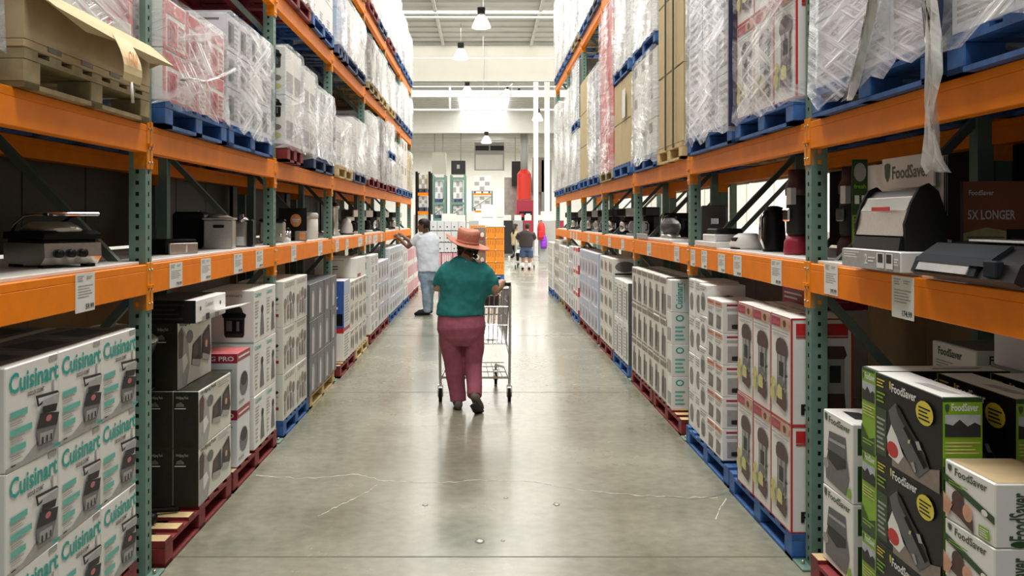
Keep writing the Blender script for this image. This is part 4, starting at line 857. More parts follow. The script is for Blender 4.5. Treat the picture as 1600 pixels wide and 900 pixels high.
# left, upper level
for i, (y, L, H, k, f_, p_, d_) in enumerate([(6.86, 1.1, .75, 'brown', 1, 'red', 'brown-white wrapped'), (8.02, 1.16, .80, 'white', None, 'blue', 'smooth tall white'), (9.42, .55, .72, 'lblue', 0, 'navy', 'pale blue'), (10.05, 1.6, .62, 'white', 1, 'navy', 'crumpled white wrapped'),
      (11.94, 1.1, .60, 'brown', 1, 'oldwood', 'brown wrapped'), (13.1, 1.15, .62, 'white', 1, 'wood', 'white wrapped'), (14.46, 1.1, .6, 'white', 1, 'wood', 'bright white wrapped'), (15.64, 1.15, .55, 'lgrey', 0, 'navy', 'pale grey wrapped'),
      (17.0, 1.15, .72, 'white', 1, 'blue', 'white wrapped'), (18.2, 1.15, .66, 'white', 1, 'blue', 'cloudy wrapped')]):
    bay = BW[int((y - 4.208) / 2.541) + 1]; nf = 'nearest' if (y - 4.208) % 2.541 < .7 else 'far one'
    load('L', y, L, ZL3, H, k, f_, f'{d_} load on upper left level, {bay}, {nf}', .4, .3, pal=p_, pallabel=f'{KN[p_]} pallet, upper left level, {bay}, {nf}')
for i, (y, L, H, k, f_, p_, d_) in enumerate([(9.42, 1.1, 1.0, 'white', 1, 'wood', 'white wrapped'), (10.6, 1.1, 1.0, 'brown', 1, 'wood', 'brown wrapped'), (11.94, 1.1, 1.1, 'redw', 1, 'red', 'red and white wrapped'), (13.1, 1.15, 1.15, 'darkend', 1, 'navy', 'grey wrapped'), (14.46, 1.1, 1.15, 'white', 1, 'red', 'crumpled white wrapped'), (15.64, 1.15, 1.1, 'lgrey', 1, 'blue', 'pale wrapped'),
      (17.0, 1.15, .95, 'lgrey', 1, 'blue', 'silvery wrapped'), (18.2, 1.15, .85, 'white', 1, 'blue', 'cloudy white wrapped')]):
    bay = BW[int((y - 4.208) / 2.541) + 1]; nf = 'nearest' if (y - 4.208) % 2.541 < .7 else 'far one'
    load('L', y, L, ZL4, H, k, f_, f'{d_} load on top left level, {bay}, {nf}', .4, .3, pal=p_, pallabel=f'{KN[p_]} pallet, top left level, {bay}, {nf}')
# right, lower pallet level (tall bay)
load('R', 1.90, 1.05, ZR2, 1.3, 'lgrey', 1, 'cloudy wrapped load at the upper right edge of view', .4, .32, pal='blue', pallabel='blue pallet at the upper right edge of view', X=1.50)
load('R', 3.02, 1.14, ZR2, 1.2, 'lgrey', 2, 'lilac-grey wrapped load on blue pallet beside the first right post', .38, .3, pal='blue', pallabel='blue pallet left of the hanging plastic film, right rack', skirt=.12)
load('R', 4.41, 1.02, ZR2, 1.1, 'pop', 0, 'red-edged popcorn carton load in wrap on blue pallet, first right bay', .3, .5, pal='blue', cd=.35, pallabel='blue pallet under the wrapped popcorn cartons')
load('R', 5.50, 1.2, ZR2, 1.3, 'navy', 2, 'white wrapped load with dark blue corner stripe, first right bay', .4, .33, pal='blue', pallabel='blue pallet under the blue-cornered load', skirt=.10, cd=.2)
load('R', 6.89, .98, ZR2, 1.8, 'tan', None, 'tall strapped tan carton load on pale wooden pallet, second right bay', .49, .6, pal='wood', pallabel='pale wooden pallet under the tall tan load')
load('R', 7.95, 1.2, ZR2, .93, 'cream', 1, 'cream wrapped load, second right bay, lower of two', .4, .3, pal='blue', pallabel='blue pallet, lower right level, second bay, lower of two', skirt=.1)
load('R', 7.95, 1.2, ZR2 + 1.075, .95, 'white', 1, 'white wrapped load, second right bay, upper of two', .4, .3, pal='blue', pallabel='blue pallet carrying the upper white load, second right bay')
load('R', 9.38, 1.15, ZR2, .93, 'tan', None, 'tan carton load with white label, third right bay, lower of two', .58, .47, pal='blue', pallabel='blue pallet, lower right level, third bay, lower of two')
load('R', 9.38, 1.15, ZR2 + 1.075, .95, 'white', 1, 'cloudy white load above the tan one, third right bay', .4, .3, pal='blue', pallabel='blue pallet carrying the cloudy load, third right bay')
load('R', 10.58, 1.16, ZR2, 2.0, 'red', 3, 'tall red wrapped load, third right bay', .4, .5, pal='oldwood', pallabel='weathered wooden pallet under the tall red load')
load('R', 11.88, 1.15, ZR2, 1.45, 'lgrey', 1, 'clear wrapped pale load, fourth right bay, nearest', .4, .3, pal='blue', pallabel='blue pallet, lower right level, fourth bay, nearest')
load('R', 13.08, 1.15, ZR2, 1.5, 'tan', None, 'tall tan carton load, fourth right bay, far one', .57, .5, pal='blue', pallabel='blue pallet, lower right level, fourth bay, far one')
load('R', 14.37, 1.15, ZR2, .85, 'white', 1, 'white load, fifth right bay, lower of two', .4, .28, pal='blue', pallabel='blue pallet, lower right level, fifth bay, lower of two')
load('R', 14.37, 1.15, ZR2 + .99, .95, 'darkend', 1, 'grey-ended load on blue pallet, fifth right bay, upper of two', .4, .3, pal='blue', pallabel='blue pallet carrying the grey-ended load, fifth right bay')
load('R', 15.58, 1.15, ZR2, 1.7, 'white', 1, 'tall white wrapped load, fifth right bay, far one', .4, .34, pal='navy', pallabel='dark navy pallet, lower right level, fifth bay')
load('R', 16.88, 1.15, ZR2, 1.5, 'cream', 0, 'cream wrapped load, sixth right bay, nearest', .4, .3, pal='blue', pallabel='blue pallet, lower right level, sixth bay, nearest')
load('R', 18.1, 1.12, ZR2, 1.75, 'white', 1, 'white wrapped load at the end of the right rack', .4, .35, pal='blue', pallabel='blue pallet, lower right level, end of rack')
for i, (y, L, H, k, f_, p_, d_) in enumerate([(11.88, 1.15, 1.3, 'tan', 1, 'navy', 'tan wrapped'), (13.08, 1.15, 1.3, 'white', 1, 'blue', 'white wrapped'), (14.37, 1.15, 1.4, 'lgrey', 1, 'oldwood', 'pale grey wrapped'), (15.58, 1.15, 1.5, 'white', 1, 'blue', 'white wrapped'), (16.88, 1.15, 1.55, 'pinkw', 1, 'blue', 'pinkish white wrapped'), (18.1, 1.12, 1.6, 'pinkw', 1, 'blue', 'peach-marked wrapped')]):
    bay = BW[int((y - 4.329) / 2.497) + 1]; nf = 'nearest' if (y - 4.329) % 2.497 < .8 else 'far one'
    load('R', y, L, ZR3, H, k, f_, f'{d_} load on top right level, {bay}, {nf}', .4, .3, pal=p_, pallabel=f'{KN[p_]} pallet, top right level, {bay}, {nf}')
# straps on the tall tan load
q = MB()
for y in (7.15, 7.45): q.box(1.484, 1.4975, y, y + .018, ZR2 + .10, ZR2 + 1.95, 'tape')
tag(q.build('strapping_band'), 'dark vertical straps round the tall tan load', 'strap')
q = MB(); q.box(1.492, 1.4965, 9.6, 9.8, ZR2 + .62, ZR2 + .92, 'white'); tag(q.build('shipping_label'), 'white shipping label on the tan carton load, third right bay', 'label')
q = MB(); q.box(1.475, 1.53, 5.478, 5.497, ZR2 + .10, ZR2 + 1.6, 'cornerb') if M.setdefault('cornerb', mat('navy_corner_board', (.03, .035, .09), .35, var=.3, scale=6)) else 0
tag(q.build('corner_board'), 'dark navy upright corner board on the first right bay load', 'corner board')
q = MB(); q.box(1.475, 1.56, 2.965, 2.985, ZR2 + .07, ZR2 + 1.5, 'cornerb'); tag(q.build('corner_board'), 'dark navy upright corner board behind the hanging film strip', 'corner board')
# loose film tail hanging over the beam, right
def ribbon(pts, wd, k, name, label, seed=1):
    rr = random.Random(seed); q = MB(); vs = []; L = len(pts); m_ = 7
    for i, (p, wdt) in enumerate(zip(pts, wd)):
        for j in range(m_): t = j / (m_ - 1) - .5; vs.append((p[0] + .02 * math.sin(j * 2.1 + i * .8), p[1] + t * wdt, p[2] + rr.uniform(-.01, .01)))
    q.add(vs, [(i * m_ + j, i * m_ + j + 1, (i + 1) * m_ + j + 1, (i + 1) * m_ + j) for i in range(L - 1) for j in range(m_ - 1)], k, True)
    return tag(q.build(name), label, 'plastic film')
ribbon([(1.47, 3.00, 2.55), (1.46, 2.99, 2.40), (1.465, 2.985, 2.25), (1.47, 2.98, 2.12), (1.46, 2.975, 2.02), (1.46, 2.96, 1.93), (1.45, 2.93, 1.84), (1.46, 2.92, 1.80)], [.05, .04, .07, .08, .06, .05, .10, .12], F[4], 'hanging_film', 'loose strip of clear film hanging over the orange beam', 4)
ribbon([(1.46, 3.30, 2.6), (1.462, 3.42, 2.45), (1.46, 3.52, 2.3), (1.463, 3.6, 2.18), (1.46, 3.66, 2.125)], [.05, .035, .03, .05, .12], F[4], 'film_twist', 'twisted film strand running down to the beam on the lilac-grey load', 5)
ribbon([(-1.44, 4.38, 2.32), (-1.43, 4.7, 2.36), (-1.44, 5.05, 2.45), (-1.445, 5.3, 2.52)], [.08, .04, .03, .07], F[4], 'film_twist', 'bright twisted film strands across the red and white load', 8)
# ---- back-to-back racks: loads seen through the aisle racks, shade put into their darkest colours
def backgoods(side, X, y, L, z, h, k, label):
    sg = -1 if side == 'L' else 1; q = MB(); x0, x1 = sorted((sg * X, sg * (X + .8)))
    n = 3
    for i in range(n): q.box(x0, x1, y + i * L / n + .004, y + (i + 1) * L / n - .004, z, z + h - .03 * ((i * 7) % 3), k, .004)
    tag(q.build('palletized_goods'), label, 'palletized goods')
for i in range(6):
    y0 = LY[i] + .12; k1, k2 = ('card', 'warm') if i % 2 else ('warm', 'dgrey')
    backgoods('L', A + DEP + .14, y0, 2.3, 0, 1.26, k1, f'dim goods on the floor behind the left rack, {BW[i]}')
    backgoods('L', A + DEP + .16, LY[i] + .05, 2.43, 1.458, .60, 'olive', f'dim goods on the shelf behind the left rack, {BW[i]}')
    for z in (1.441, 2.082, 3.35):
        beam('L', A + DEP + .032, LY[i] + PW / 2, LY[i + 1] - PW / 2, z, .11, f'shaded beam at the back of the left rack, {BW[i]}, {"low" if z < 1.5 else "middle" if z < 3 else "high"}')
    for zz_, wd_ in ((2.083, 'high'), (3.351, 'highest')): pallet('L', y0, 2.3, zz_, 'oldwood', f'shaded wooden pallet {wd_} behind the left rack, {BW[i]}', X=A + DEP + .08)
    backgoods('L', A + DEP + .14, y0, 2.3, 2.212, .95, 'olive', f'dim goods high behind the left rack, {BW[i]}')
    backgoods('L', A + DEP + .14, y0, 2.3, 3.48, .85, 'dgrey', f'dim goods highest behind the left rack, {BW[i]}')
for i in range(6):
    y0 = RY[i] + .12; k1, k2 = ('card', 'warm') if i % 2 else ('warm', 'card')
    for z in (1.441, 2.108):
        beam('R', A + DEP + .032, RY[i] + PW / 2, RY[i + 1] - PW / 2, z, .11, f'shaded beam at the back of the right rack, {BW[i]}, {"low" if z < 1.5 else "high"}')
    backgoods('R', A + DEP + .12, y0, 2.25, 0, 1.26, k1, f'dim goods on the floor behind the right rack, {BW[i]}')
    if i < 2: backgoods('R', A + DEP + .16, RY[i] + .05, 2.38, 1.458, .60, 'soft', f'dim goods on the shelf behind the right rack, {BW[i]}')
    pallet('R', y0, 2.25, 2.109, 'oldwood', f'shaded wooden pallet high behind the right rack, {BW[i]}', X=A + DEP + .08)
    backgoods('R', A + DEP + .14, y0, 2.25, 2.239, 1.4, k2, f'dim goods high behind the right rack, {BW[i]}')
# ================================================================ goods on the display shelves
SZ = 1.457
def item(name, loc, rz, label, cat, parts, group=None):
    e = empty(name, loc, rz); tag(e, label, cat, group)
    for pn, q in parts: q.build(pn, e)
    return e
# panini grill, left bay beside the camera (front faces the aisle after rz)
def grill():
    b = MB(); b.prism([(-.15, .02), (-.13, 0), (.13, 0), (.16, .03), (.155, .085), (-.15, .085)], 'y', -.12, .12, 'steel')
    b.box(-.14, .14, -.11, .11, .083, .098, 'black', .004)
    l = MB(); l.prism([(-.16, .1), (.15, .1), (.155, .12), (.12, .135), (-.15, .13)], 'y', -.12, .12, 'black')
    t = MB(); t.loft([((0, .0, .13), .15, .11), ((-.01, .0, .15), .13, .095), ((-.015, 0, .168), .10, .07), ((-.015, 0, .17), .05, .04)], 'steel', 20)
    h = MB(); h.tube([(-.14, -.10, .11), (-.10, -.10, .16), (-.02, -.10, .195), (.06, -.1, .2), (.15, -.1, .2)], .008, 'chrome', 8)
    h.tube([(-.14, .10, .11), (-.10, .10, .16), (-.02, .10, .195), (.06, .1, .2), (.15, .1, .2)], .008, 'black', 8); h.box(.12, .165, -.11, .11, .193, .207, 'chrome', .004)
    k = []
    for i in range(3): kk = MB(); kk.tube([(.158, -.07 + i * .05, .045), (.185, -.07 + i * .05, .045)], .017, 'black', 14); k.append(('dial', kk))
    f = [('foot', MB().box(x - .02, x + .02, y - .02, y + .02, -.012, .006, 'black')) for x in (-.11, .11) for y in (-.09, .09)]
    return [('body', b), ('lower_plate', l), ('lid', t), ('handle', h)] + k + f
item('contact_grill', (-1.76, 3.72, SZ + .012), math.radians(-35), 'silver contact grill with arched handle and black dials on the left display shelf', 'contact grill', grill())
q = MB(); q.lathe([(.05, 0), (.06, .01), (.05, .1), (.02, .12)], (0, 0, 0), 'crim', 16); item('pepper_mill', (-1.9, 3.35, SZ), 0, 'dim dark red rounded item at the left edge of the display shelf', 'mill', [('body', q)])
# griddle box
q = MB(); q.box(-.11, .11, 0, .26, 0, .08, 'soft', .006); p = MB(); p.box(-.1, .1, -.02, -.002, 0, .06, 'steel', .003); p.art((-.1, -.02, 0), (1, 0, 0), (0, 0, 1), (0, -1, 0), .2, .06, [('r', .55, .2, .6, .8, 'white')])
item('flat_griddle', (-1.66, 5.02, SZ), PI / 2 - .5, 'low black griddle with steel front plate on the left display shelf', 'griddle', [('pan', q), ('front_plate', p)])
def fryer():
    b = MB(); b.box(-.09, .09, -.0, .16, 0, .185, 'steel', .006); l = MB(); l.box(-.098, .098, -.008, .165, .186, .2, 'steel', .003); l.loft([((0, .08, .2), .09, .08), ((-.02, .08, .222), .05, .05), ((-.02, .08, .225), .02, .02)], 'steel', 16)
    h = MB(); h.box(-.03, .04, -.02, -.001, .135, .155, 'black', .005); return [('body', b), ('lid', l), ('handle', h)]
item('bread_bin_cooker', (-1.70, 5.84, SZ), .12, 'square stainless cooker with lid and black grip on the left display shelf', 'cooker', fryer())
q = MB(); q.box(-.07, .07, 0, .17, .0, .17, 'steel', .01); p = MB(); p.box(.071, .11, 0, .17, 0, .19, 'black', .012); l = MB(); l.lathe([(.05, .17), (.055, .18), (.045, .2), (.02, .205), (.018, .225)], (0.02, .08, 0), 'chrome', 16); c = MB(); c.box(.0, .05, -.004, -.001, .01, .07, 'tag')
item('blender_base', (-1.70, 6.28, SZ), .1, 'steel and black square appliance with chrome knob, right of the stainless cooker', 'appliance', [('body', q), ('side_panel', p), ('lid', l), ('price_sticker', c)])
q = MB(); q.box(-.10, .10, 0, .25, 0, .24, 'black', .02); p = MB(); p.box(-.08, .08, -.012, -.001, .04, .2, 'soft', .004)
item('air_fryer', (-1.92, 5.92, SZ), .1, 'black boxy fryer behind the stainless cooker on the left display shelf', 'fryer', [('body', q), ('door', p)])
q = MB(); q.lathe([(.06, 0), (.07, .02), (.075, .14), (.06, .2)], (0, 0, 0), 'black', 20); p = MB(); p.lathe([(.05, .2), (.055, .22), (.02, .25)], (0, 0, 0), 'chrome', 16)
item('rice_cooker', (-2.0, 6.4, SZ), 0, 'black round cooker with chrome top deep on the left shelf, first bay', 'cooker', [('pot', q), ('lid', p)])
q = MB(); q.box(-.1, .1, 0, .18, 0, .17, 'steel', .012); p = MB(); p.box(-.102, .102, -.01, .19, .171, .19, 'black', .006); l = MB(); l.tube([(.07, -.012, .06), (.07, -.03, .06)], .012, 'chrome', 10)
item('toaster_oven', (-1.72, 7.42, SZ), .15, 'steel toaster with dark top, nearest item of the second left bay', 'toaster', [('body', q), ('top_cover', p), ('dial', l)])
q = MB(); q.tube([(-.045, 0, 0), (-.045, 0, .09)], .035, 'chrome', 16); p = MB(); p.lathe([(.03, .09), (.035, .1), (.015, .12)], (-.045, 0, 0), 'black', 12)
item('coffee_canister', (-1.62, 7.72, SZ), 0, 'small chrome canister beside the dark round-logo board', 'canister', [('body', q), ('lid', p)])
q = MB(); q.box(-.12, .12, 0, .02, 0, .29, 'soft', .003); q.art((-.12, 0, 0), (1, 0, 0), (0, 0, 1), (0, -1, 0), .24, .29, [('e', .6, .62, .2, .2, 'orp'), ('e', .6, .62, .15, .15, 'peach'), ('l', .48, .57, .74, .67, 2, 'wtext'), ('l', .3, .1, .8, .25, 2, 'dgrey')])
item('display_board', (-1.68, 8.05, SZ), .25, 'dark upright board with orange round emblem on the left display shelf', 'display board', [('panel', q)])
q = MB(); q.box(-.05, .05, 0, .1, 0, .085, 'warm', .005); q.art((-.05, 0, 0), (1, 0, 0), (0, 0, 1), (0, -1, 0), .1, .085, [('r', .4, .1, .95, .9, 'peach'), ('p', [(.45, .2), (.9, .5), (.5, .8)], 'orp')])
item('coffee_pod_box', (-1.60, 7.98, SZ), .1, 'small copper and brown box in front of the dark round-logo board', 'box', [('carton', q)])
q = MB(); q.lathe([(.075, 0), (.08, .01), (.078, .2)], (0, 0, 0), 'cream', 28); p = MB(); p.lathe([(.081, .2), (.082, .235), (.07, .25), (.02, .255)], (0, 0, 0), 'cream', 28)
item('canister', (-1.66, 8.72, SZ), 0, 'white lidded cylinder canister at the far end of the second left bay', 'canister', [('body', q), ('lid', p)])
q = MB(); q.lathe([(.07, 0), (.07, .02), (.045, .05), (.045, .30), (.06, .31), (.06, .34)], (0, 0, 0), 'steel', 20); p = MB(); p.lathe([(.05, .34), (.04, .37), (.01, .38)], (0, 0, 0), 'black', 16)
item('coffee_urn', (-1.70, 10.4, SZ), 0, 'tall steel coffee urn, nearest item of the third left bay', 'urn', [('body', q), ('lid', p)])
q = MB(); q.lathe([(.08, 0), (.085, .03), (.07, .12), (.045, .19), (.01, .2)], (0, 0, 0), 'white', 24); p = MB(); p.tube([(.06, -.02, .15), (.11, -.03, .13), (.11, -.03, .06), (.075, -.02, .03)], .009, 'black', 8); l = MB(); l.lathe([(.09, -.015), (.09, 0)], (0, 0, .015), 'black', 24)
item('kettle', (-1.68, 11.2, SZ), 0, 'white cone-shaped kettle with dark handle, third left bay', 'kettle', [('body', q), ('handle', p), ('base', l)])
def coffee(k1, k2):
    b = MB(); b.box(-.08, .08, 0, .22, 0, .03, k1, .006); b.box(-.08, .08, .12, .22, .03, .22, k1, .006); b.box(-.085, .085, -.01, .22, .22, .32, k1, .012)
    c = MB(); c.lathe([(.05, .032), (.06, .06), (.06, .13), (.04, .17)], (0, .05, 0), k2, 20); h = MB(); h.tube([(.05, .03, .15), (.09, .02, .14), (.09, .02, .08), (.055, .03, .07)], .008, 'black', 8)
    return [('body', b), ('carafe', c), ('handle', h)]
for i, (x, y, a, b_, lb) in enumerate([(-1.70, 12.3, 'steel', 'black', 'steel coffee maker, nearest in the fourth left bay'), (-1.72, 12.9, 'black', 'chrome', 'black coffee maker in the middle of the fourth left bay'), (-1.70, 13.6, 'white', 'black', 'white coffee maker at the far end of the fourth left bay'),
    (-1.70, 14.9, 'black', 'glass', 'black coffee maker, nearest in the fifth left bay'), (-1.70, 15.9, 'white', 'dgrey', 'white coffee maker, far end of the fifth left bay'), (-1.70, 17.5, 'black', 'steel', 'black coffee maker, nearest in the sixth left bay'), (-1.70, 18.4, 'white2', 'steel', 'pale coffee maker at the end of the left shelf')]):
    item('coffee_maker', (x, y, SZ), PI / 2 - .6, lb, 'coffee maker', coffee(a, b_))
# right shelf
q = MB(); q.box(1.49, 1.82, 3.25, 3.78, SZ, SZ + .073, 'white', .003)
q.art((1.49, 3.78, SZ), (0, -1, 0), (0, 0, 1), (-1, 0, 0), .53, .073, [('r', .0, .02, .98, .98, 'lgrey'), ('l', .04, .5, .32, .9, 3, 'wtext'), ('t', '2', .42, .25, .47, .8, 'wtext'), ('l', .48, .35, .6, .7, 2, 'wtext'), ('r', .63, .12, .75, .9, 'white'), ('r', .65, .4, .73, .85, 'dgrey'), ('r', .78, .12, .89, .9, 'white'), ('r', .79, .4, .87, .85, 'dgrey'), ('l', .91, .3, .98, .7, 3, 'wtext')])
tag(q.build('printed_box'), 'white and silver printed base box under the vacuum sealer display', 'display base')
e = empty('display_stand', (1.75, 3.45, SZ + .074)); tag(e, 'white backboard with green side wing and shield logo behind the vacuum sealer', 'display stand')
q = MB(); q.box(0, .008, 0, .70, 0, .36, 'white', .001); q.box(0, .008, 0, .012, 0, .36, 'white'); q.build('back_panel', e)
q = MB(); q.box(-.07, 0, .70, .706, 0, .39, 'dgreen')
q.art((-.07, .70, 0), (1, 0, 0), (0, 0, 1), (0, -1, 0), .07, .39, [('r', .0, .35, 1, .75, 'dgreen'), ('r', 0, 0, 1, .35, 'lime'), ('e', .5, .85, .4, .11, 'lgrey'), ('t', 'fresh', .1, .66, .9, .71, 'lime'), ('r', .15, .48, .45, .58, 'wtext'), ('r', .6, .48, .9, .58, 'wtext'), ('l', .1, .06, .9, .34, 7, 'dgreen')]); q.build('side_wing', e)
q = MB(); q.box(-.03, -.022, .03, .48, .245, .375, 'white', .001); q.art((-.03, .48, .245), (0, -1, 0), (0, 0, 1), (-1, 0, 0), .45, .13, [('t', 'FoodSaver', .22, .3, .93, .72, 'gtext'), ('p', [(.06, .8), (.12, .84), (.18, .8), (.17, .4), (.12, .22), (.07, .4)], 'gtext')]); q.build('header_card', e)
# standing vacuum sealer
e = empty('vacuum_sealer', (1.55, 3.34, SZ + .074)); tag(e, 'black and silver upright vacuum sealer on the printed base box', 'vacuum sealer')
prof = [(0, 0), (.15, 0), (.155, .12), (.12, .22), (.085, .25), (.05, .235), (.02, .18), (-.005, .1), (0, .03)]
q = MB(); q.prism(prof, 'y', 0, .018, 'soft'); q.build('side_cheek', e); q = MB(); q.prism(prof, 'y', .44, .458, 'soft'); q.build('side_cheek', e)
q = MB(); q.prism([(.005, .06), (.145, .02), (.14, .13), (.1, .21), (.078, .23), (.045, .2), (.02, .14)], 'y', .0182, .4398, 'char'); q.build('housing', e)
q = MB(); q.prism([(-.004, .055), (.004, .052), (.022, .14), (.046, .2), (.04, .203), (.014, .145)], 'y', .02, .438, 'steel'); q.build('front_cover', e)
q = MB(); q.prism([(.012, .15), (.02, .15), (.045, .195), (.038, .2)], 'y', .03, .43, 'chrome'); q.box(.0, .003, .14, .30, .15, .165, 'redp'); q.build('control_strip', e)
q = MB(); q.prism([(-.02, 0), (.04, 0), (.04, .05), (-.012, .048)], 'y', .02, .438, 'black'); q.build('bag_tray', e)
# flat vacuum sealer
M['seald'] = mat('slate_sealer_plastic', (.02, .024, .03), .7, var=0, spec=.08)
e = empty('vacuum_sealer', (1.49, 2.56, SZ)); tag(e, 'flat black vacuum sealer with pale front strip at the right edge of the shelf', 'vacuum sealer')
q = MB(); q.prism([(0, .012), (.02, 0), (.33, 0), (.34, .03), (.33, .10), (.2, .118), (.09, .105), (.02, .06)], 'y', 0, .62, 'black'); q.build('housing', e)
q = MB(); q.prism([(-.006, .018), (.004, .012), (.02, .058), (.012, .064)], 'y', .2, .6, 'seald'); q.build('front_cover', e)
q = MB(); q.prism([(-.010, .022), (-.004, .02), (.008, .045), (.003, .05)], 'y', .24, .56, 'lgrey'); q.build('light_strip', e)
q = MB(); q.prism([(.0, .05), (.03, .062), (.085, .108), (.075, .112), (.02, .075)], 'y', .14, .58, 'seald'); q.box(-.006, .02, .08, .15, .02, .07, 'seald', .004); q.build('latch', e)
q = MB(); q.box(.14, .27, .15, .5, .1175, .124, 'tag', .001); q.art((.14, .5, .124), (0, -1, 0), (1, 0, 0), (0, 0, 1), .35, .13, [('l', .1, .1, .9, .9, 5, 'inkg')]); q.build('instruction_card', e)
# orange-print board
q = MB(); q.box(0, .42, 0, .03, 0, .34, 'brown', .002)
q.art((0, 0, 0), (1, 0, 0), (0, 0, 1), (0, -1, 0), .42, .34, [('r', 0, 0, 1, 1, 'orb'), ('t', 'FoodSaver', .05, .84, .27, .9, 'wtext'), ('t', '5X LONGER', .04, .56, .46, .67, 'wtext'), ('p', [(0, .0), (.42, .0), (.42, .42), (.2, .47), (0, .4)], 'yel2'), ('l', .03, .08, .36, .38, 6, 'warm'), ('r', .38, .1, 1, .45, 'black'), ('p', [(.42, .16), (.96, .16), (.96, .4), (.7, .3), (.42, .36)], 'brown'), ('e', .9, .94, .22, .1, 'dgreen')]) if M.setdefault('orb', mat('rust_orange_print', (.30, .09, .02), .5, var=.2, scale=5)) else 0
item('display_carton', (1.885, 3.58, SZ), -.12, 'rust-orange printed display carton with pale lettering on the right shelf', 'display carton', [('carton', q)])
q = MB(); q.box(0, .05, 0, .05, 0, .09, 'orp', .006); p = MB(); p.prism([(-.08, 0), (-.03, .12), (0, .11), (-.03, 0)], 'y', 0, .05, 'white')
item('sealer_accessory', (1.80, 3.50, SZ), 0, 'small white and orange accessory between the two display boards', 'accessory', [('button', q), ('body', p)])
def juicer(k):
    b = MB(); b.lathe([(.065, 0), (.07, .01), (.066, .07), (.05, .1)], (0, 0, 0), k, 24); t = MB(); t.lathe([(.045, .1), (.055, .12), (.055, .30), (.05, .32)], (0, 0, 0), 'dgrey', 24)
    l = MB(); l.lathe([(.06, .32), (.062, .36), (.045, .40), (.045, .46)], (0, 0, 0), 'brown', 24); c = MB(); c.box(-.075, -.055, -.03, .03, .18, .25, 'chrome', .008); s_ = MB(); s_.box(-.074, -.04, -.05, -.01, .27, .36, 'tag', .002)
    return [('base', b), ('jar', t), ('lid', l), ('dial', c), ('sticker', s_)]
item('juice_machine', (1.70, 4.94, SZ), .3, 'dark red tall drink machine just left of the first right post', 'drink machine', juicer('crim'))
item('juice_machine', (1.88, 4.66, SZ), .3, 'dark drink machine, left of two seen right of the first post', 'drink machine', juicer('brown'))
item('juice_machine', (2.02, 4.62, SZ), .3, 'dark drink machine, right of two seen right of the first post', 'drink machine', juicer('brown'))
q = MB(); q.lathe([(.065, 0), (.07, .02), (.06, .2), (.05, .26), (.02, .27)], (0, 0, 0), 'black', 20); p = MB(); p.tube([(-.06, -.02, .02), (-.09, -.03, .08), (-.085, -.03, .2), (-.05, -.02, .24)], .012, 'chrome', 8)
item('soda_maker', (1.73, 5.42, SZ), 0, 'black domed drink maker with chrome curve, left of the dark red machine', 'drink maker', [('body', q), ('arm', p)])
q = MB(); q.loft([((0, 0, 0), .10, .13), ((0, 0, .03), .11, .14), ((0, 0, .08), .08, .11), ((0, 0, .1), .05, .08)], 'white', 20); p = MB(); p.box(-.1, -.07, -.03, .03, .05, .075, 'dgrey', .004); t = MB(); t.lathe([(.11, -.0), (.11, .008)], (0, 0, .001), 'black', 20)
item('electric_kettle_base', (1.70, 5.86, SZ), .2, 'low white rounded appliance with dark window on the first right bay shelf', 'appliance', [('body', q), ('display', p), ('base', t)])
q = MB(); q.box(1.56, 1.86, 6.12, 6.72, SZ, SZ + .035, 'white', .003); tag(q.build('display_tray'), 'flat white display tray beside the second right post', 'display tray')
q = MB(); q.box(-.12, .12, -.1, .1, 0, .05, 'white', .006); q.box(-.1, .1, -.08, .08, .05, .09, 'dgrey', .01); item('waffle_iron', (1.70, 6.42, SZ + .036), .2, 'low white and grey waffle iron on the flat white tray', 'waffle iron', [('body', q)])
q = MB(); q.box(1.56, 1.90, 7.55, 8.65, SZ, SZ + .02, 'white', .003); q.box(1.55, 1.565, 8.66, 9.2, SZ, SZ + .05, 'lgrey', .002); tag(q.build('display_tray'), 'long flat white display tray under the glass carafe', 'display tray')
b = MB(); b.lathe([(.085, 0), (.09, .01), (.08, .035)], (0, 0, 0), 'steel', 24); c = MB(); c.lathe([(.07, .036), (.092, .08), (.09, .12), (.06, .17), (.05, .18)], (0, 0, 0), 'glass', 24); c.lathe([(.066, .04), (.086, .08), (.086, .10), (.07, .11)], (0, 0, 0), 'brown', 20)
l = MB(); l.lathe([(.052, .18), (.055, .195), (.02, .21)], (0, 0, 0), 'black', 20); h = MB(); h.tube([(.06, .02, .17), (.12, .05, .16), (.125, .05, .09), (.09, .03, .06)], .009, 'black', 8)
item('carafe', (1.69, 8.22, SZ + .021), 0, 'round glass carafe on a steel base on the second right bay shelf', 'carafe', [('base', b), ('jug', c), ('lid', l), ('handle', h)])
q = MB(); q.box(-.12, .12, 0, .22, 0, .25, 'soft', .01); q.art((-.12, 0, 0), (1, 0, 0), (0, 0, 1), (0, -1, 0), .24, .25, [('r', .1, .1, .9, .6, 'black'), ('r', .1, .7, .9, .8, 'dgrey')]); item('toaster_oven', (1.86, 8.75, SZ), -.2, 'black boxy oven behind the glass carafe', 'oven', [('body', q)])
q = MB(); q.box(-.1, .1, 0, .2, 0, .30, 'char', .01); item('espresso_machine', (1.85, 7.3, SZ), -.2, 'tall charcoal machine right of the glass carafe', 'coffee machine', [('body', q), ('spout', MB().box(-.03, .03, -.05, 0, .15, .2, 'chrome', .004))])
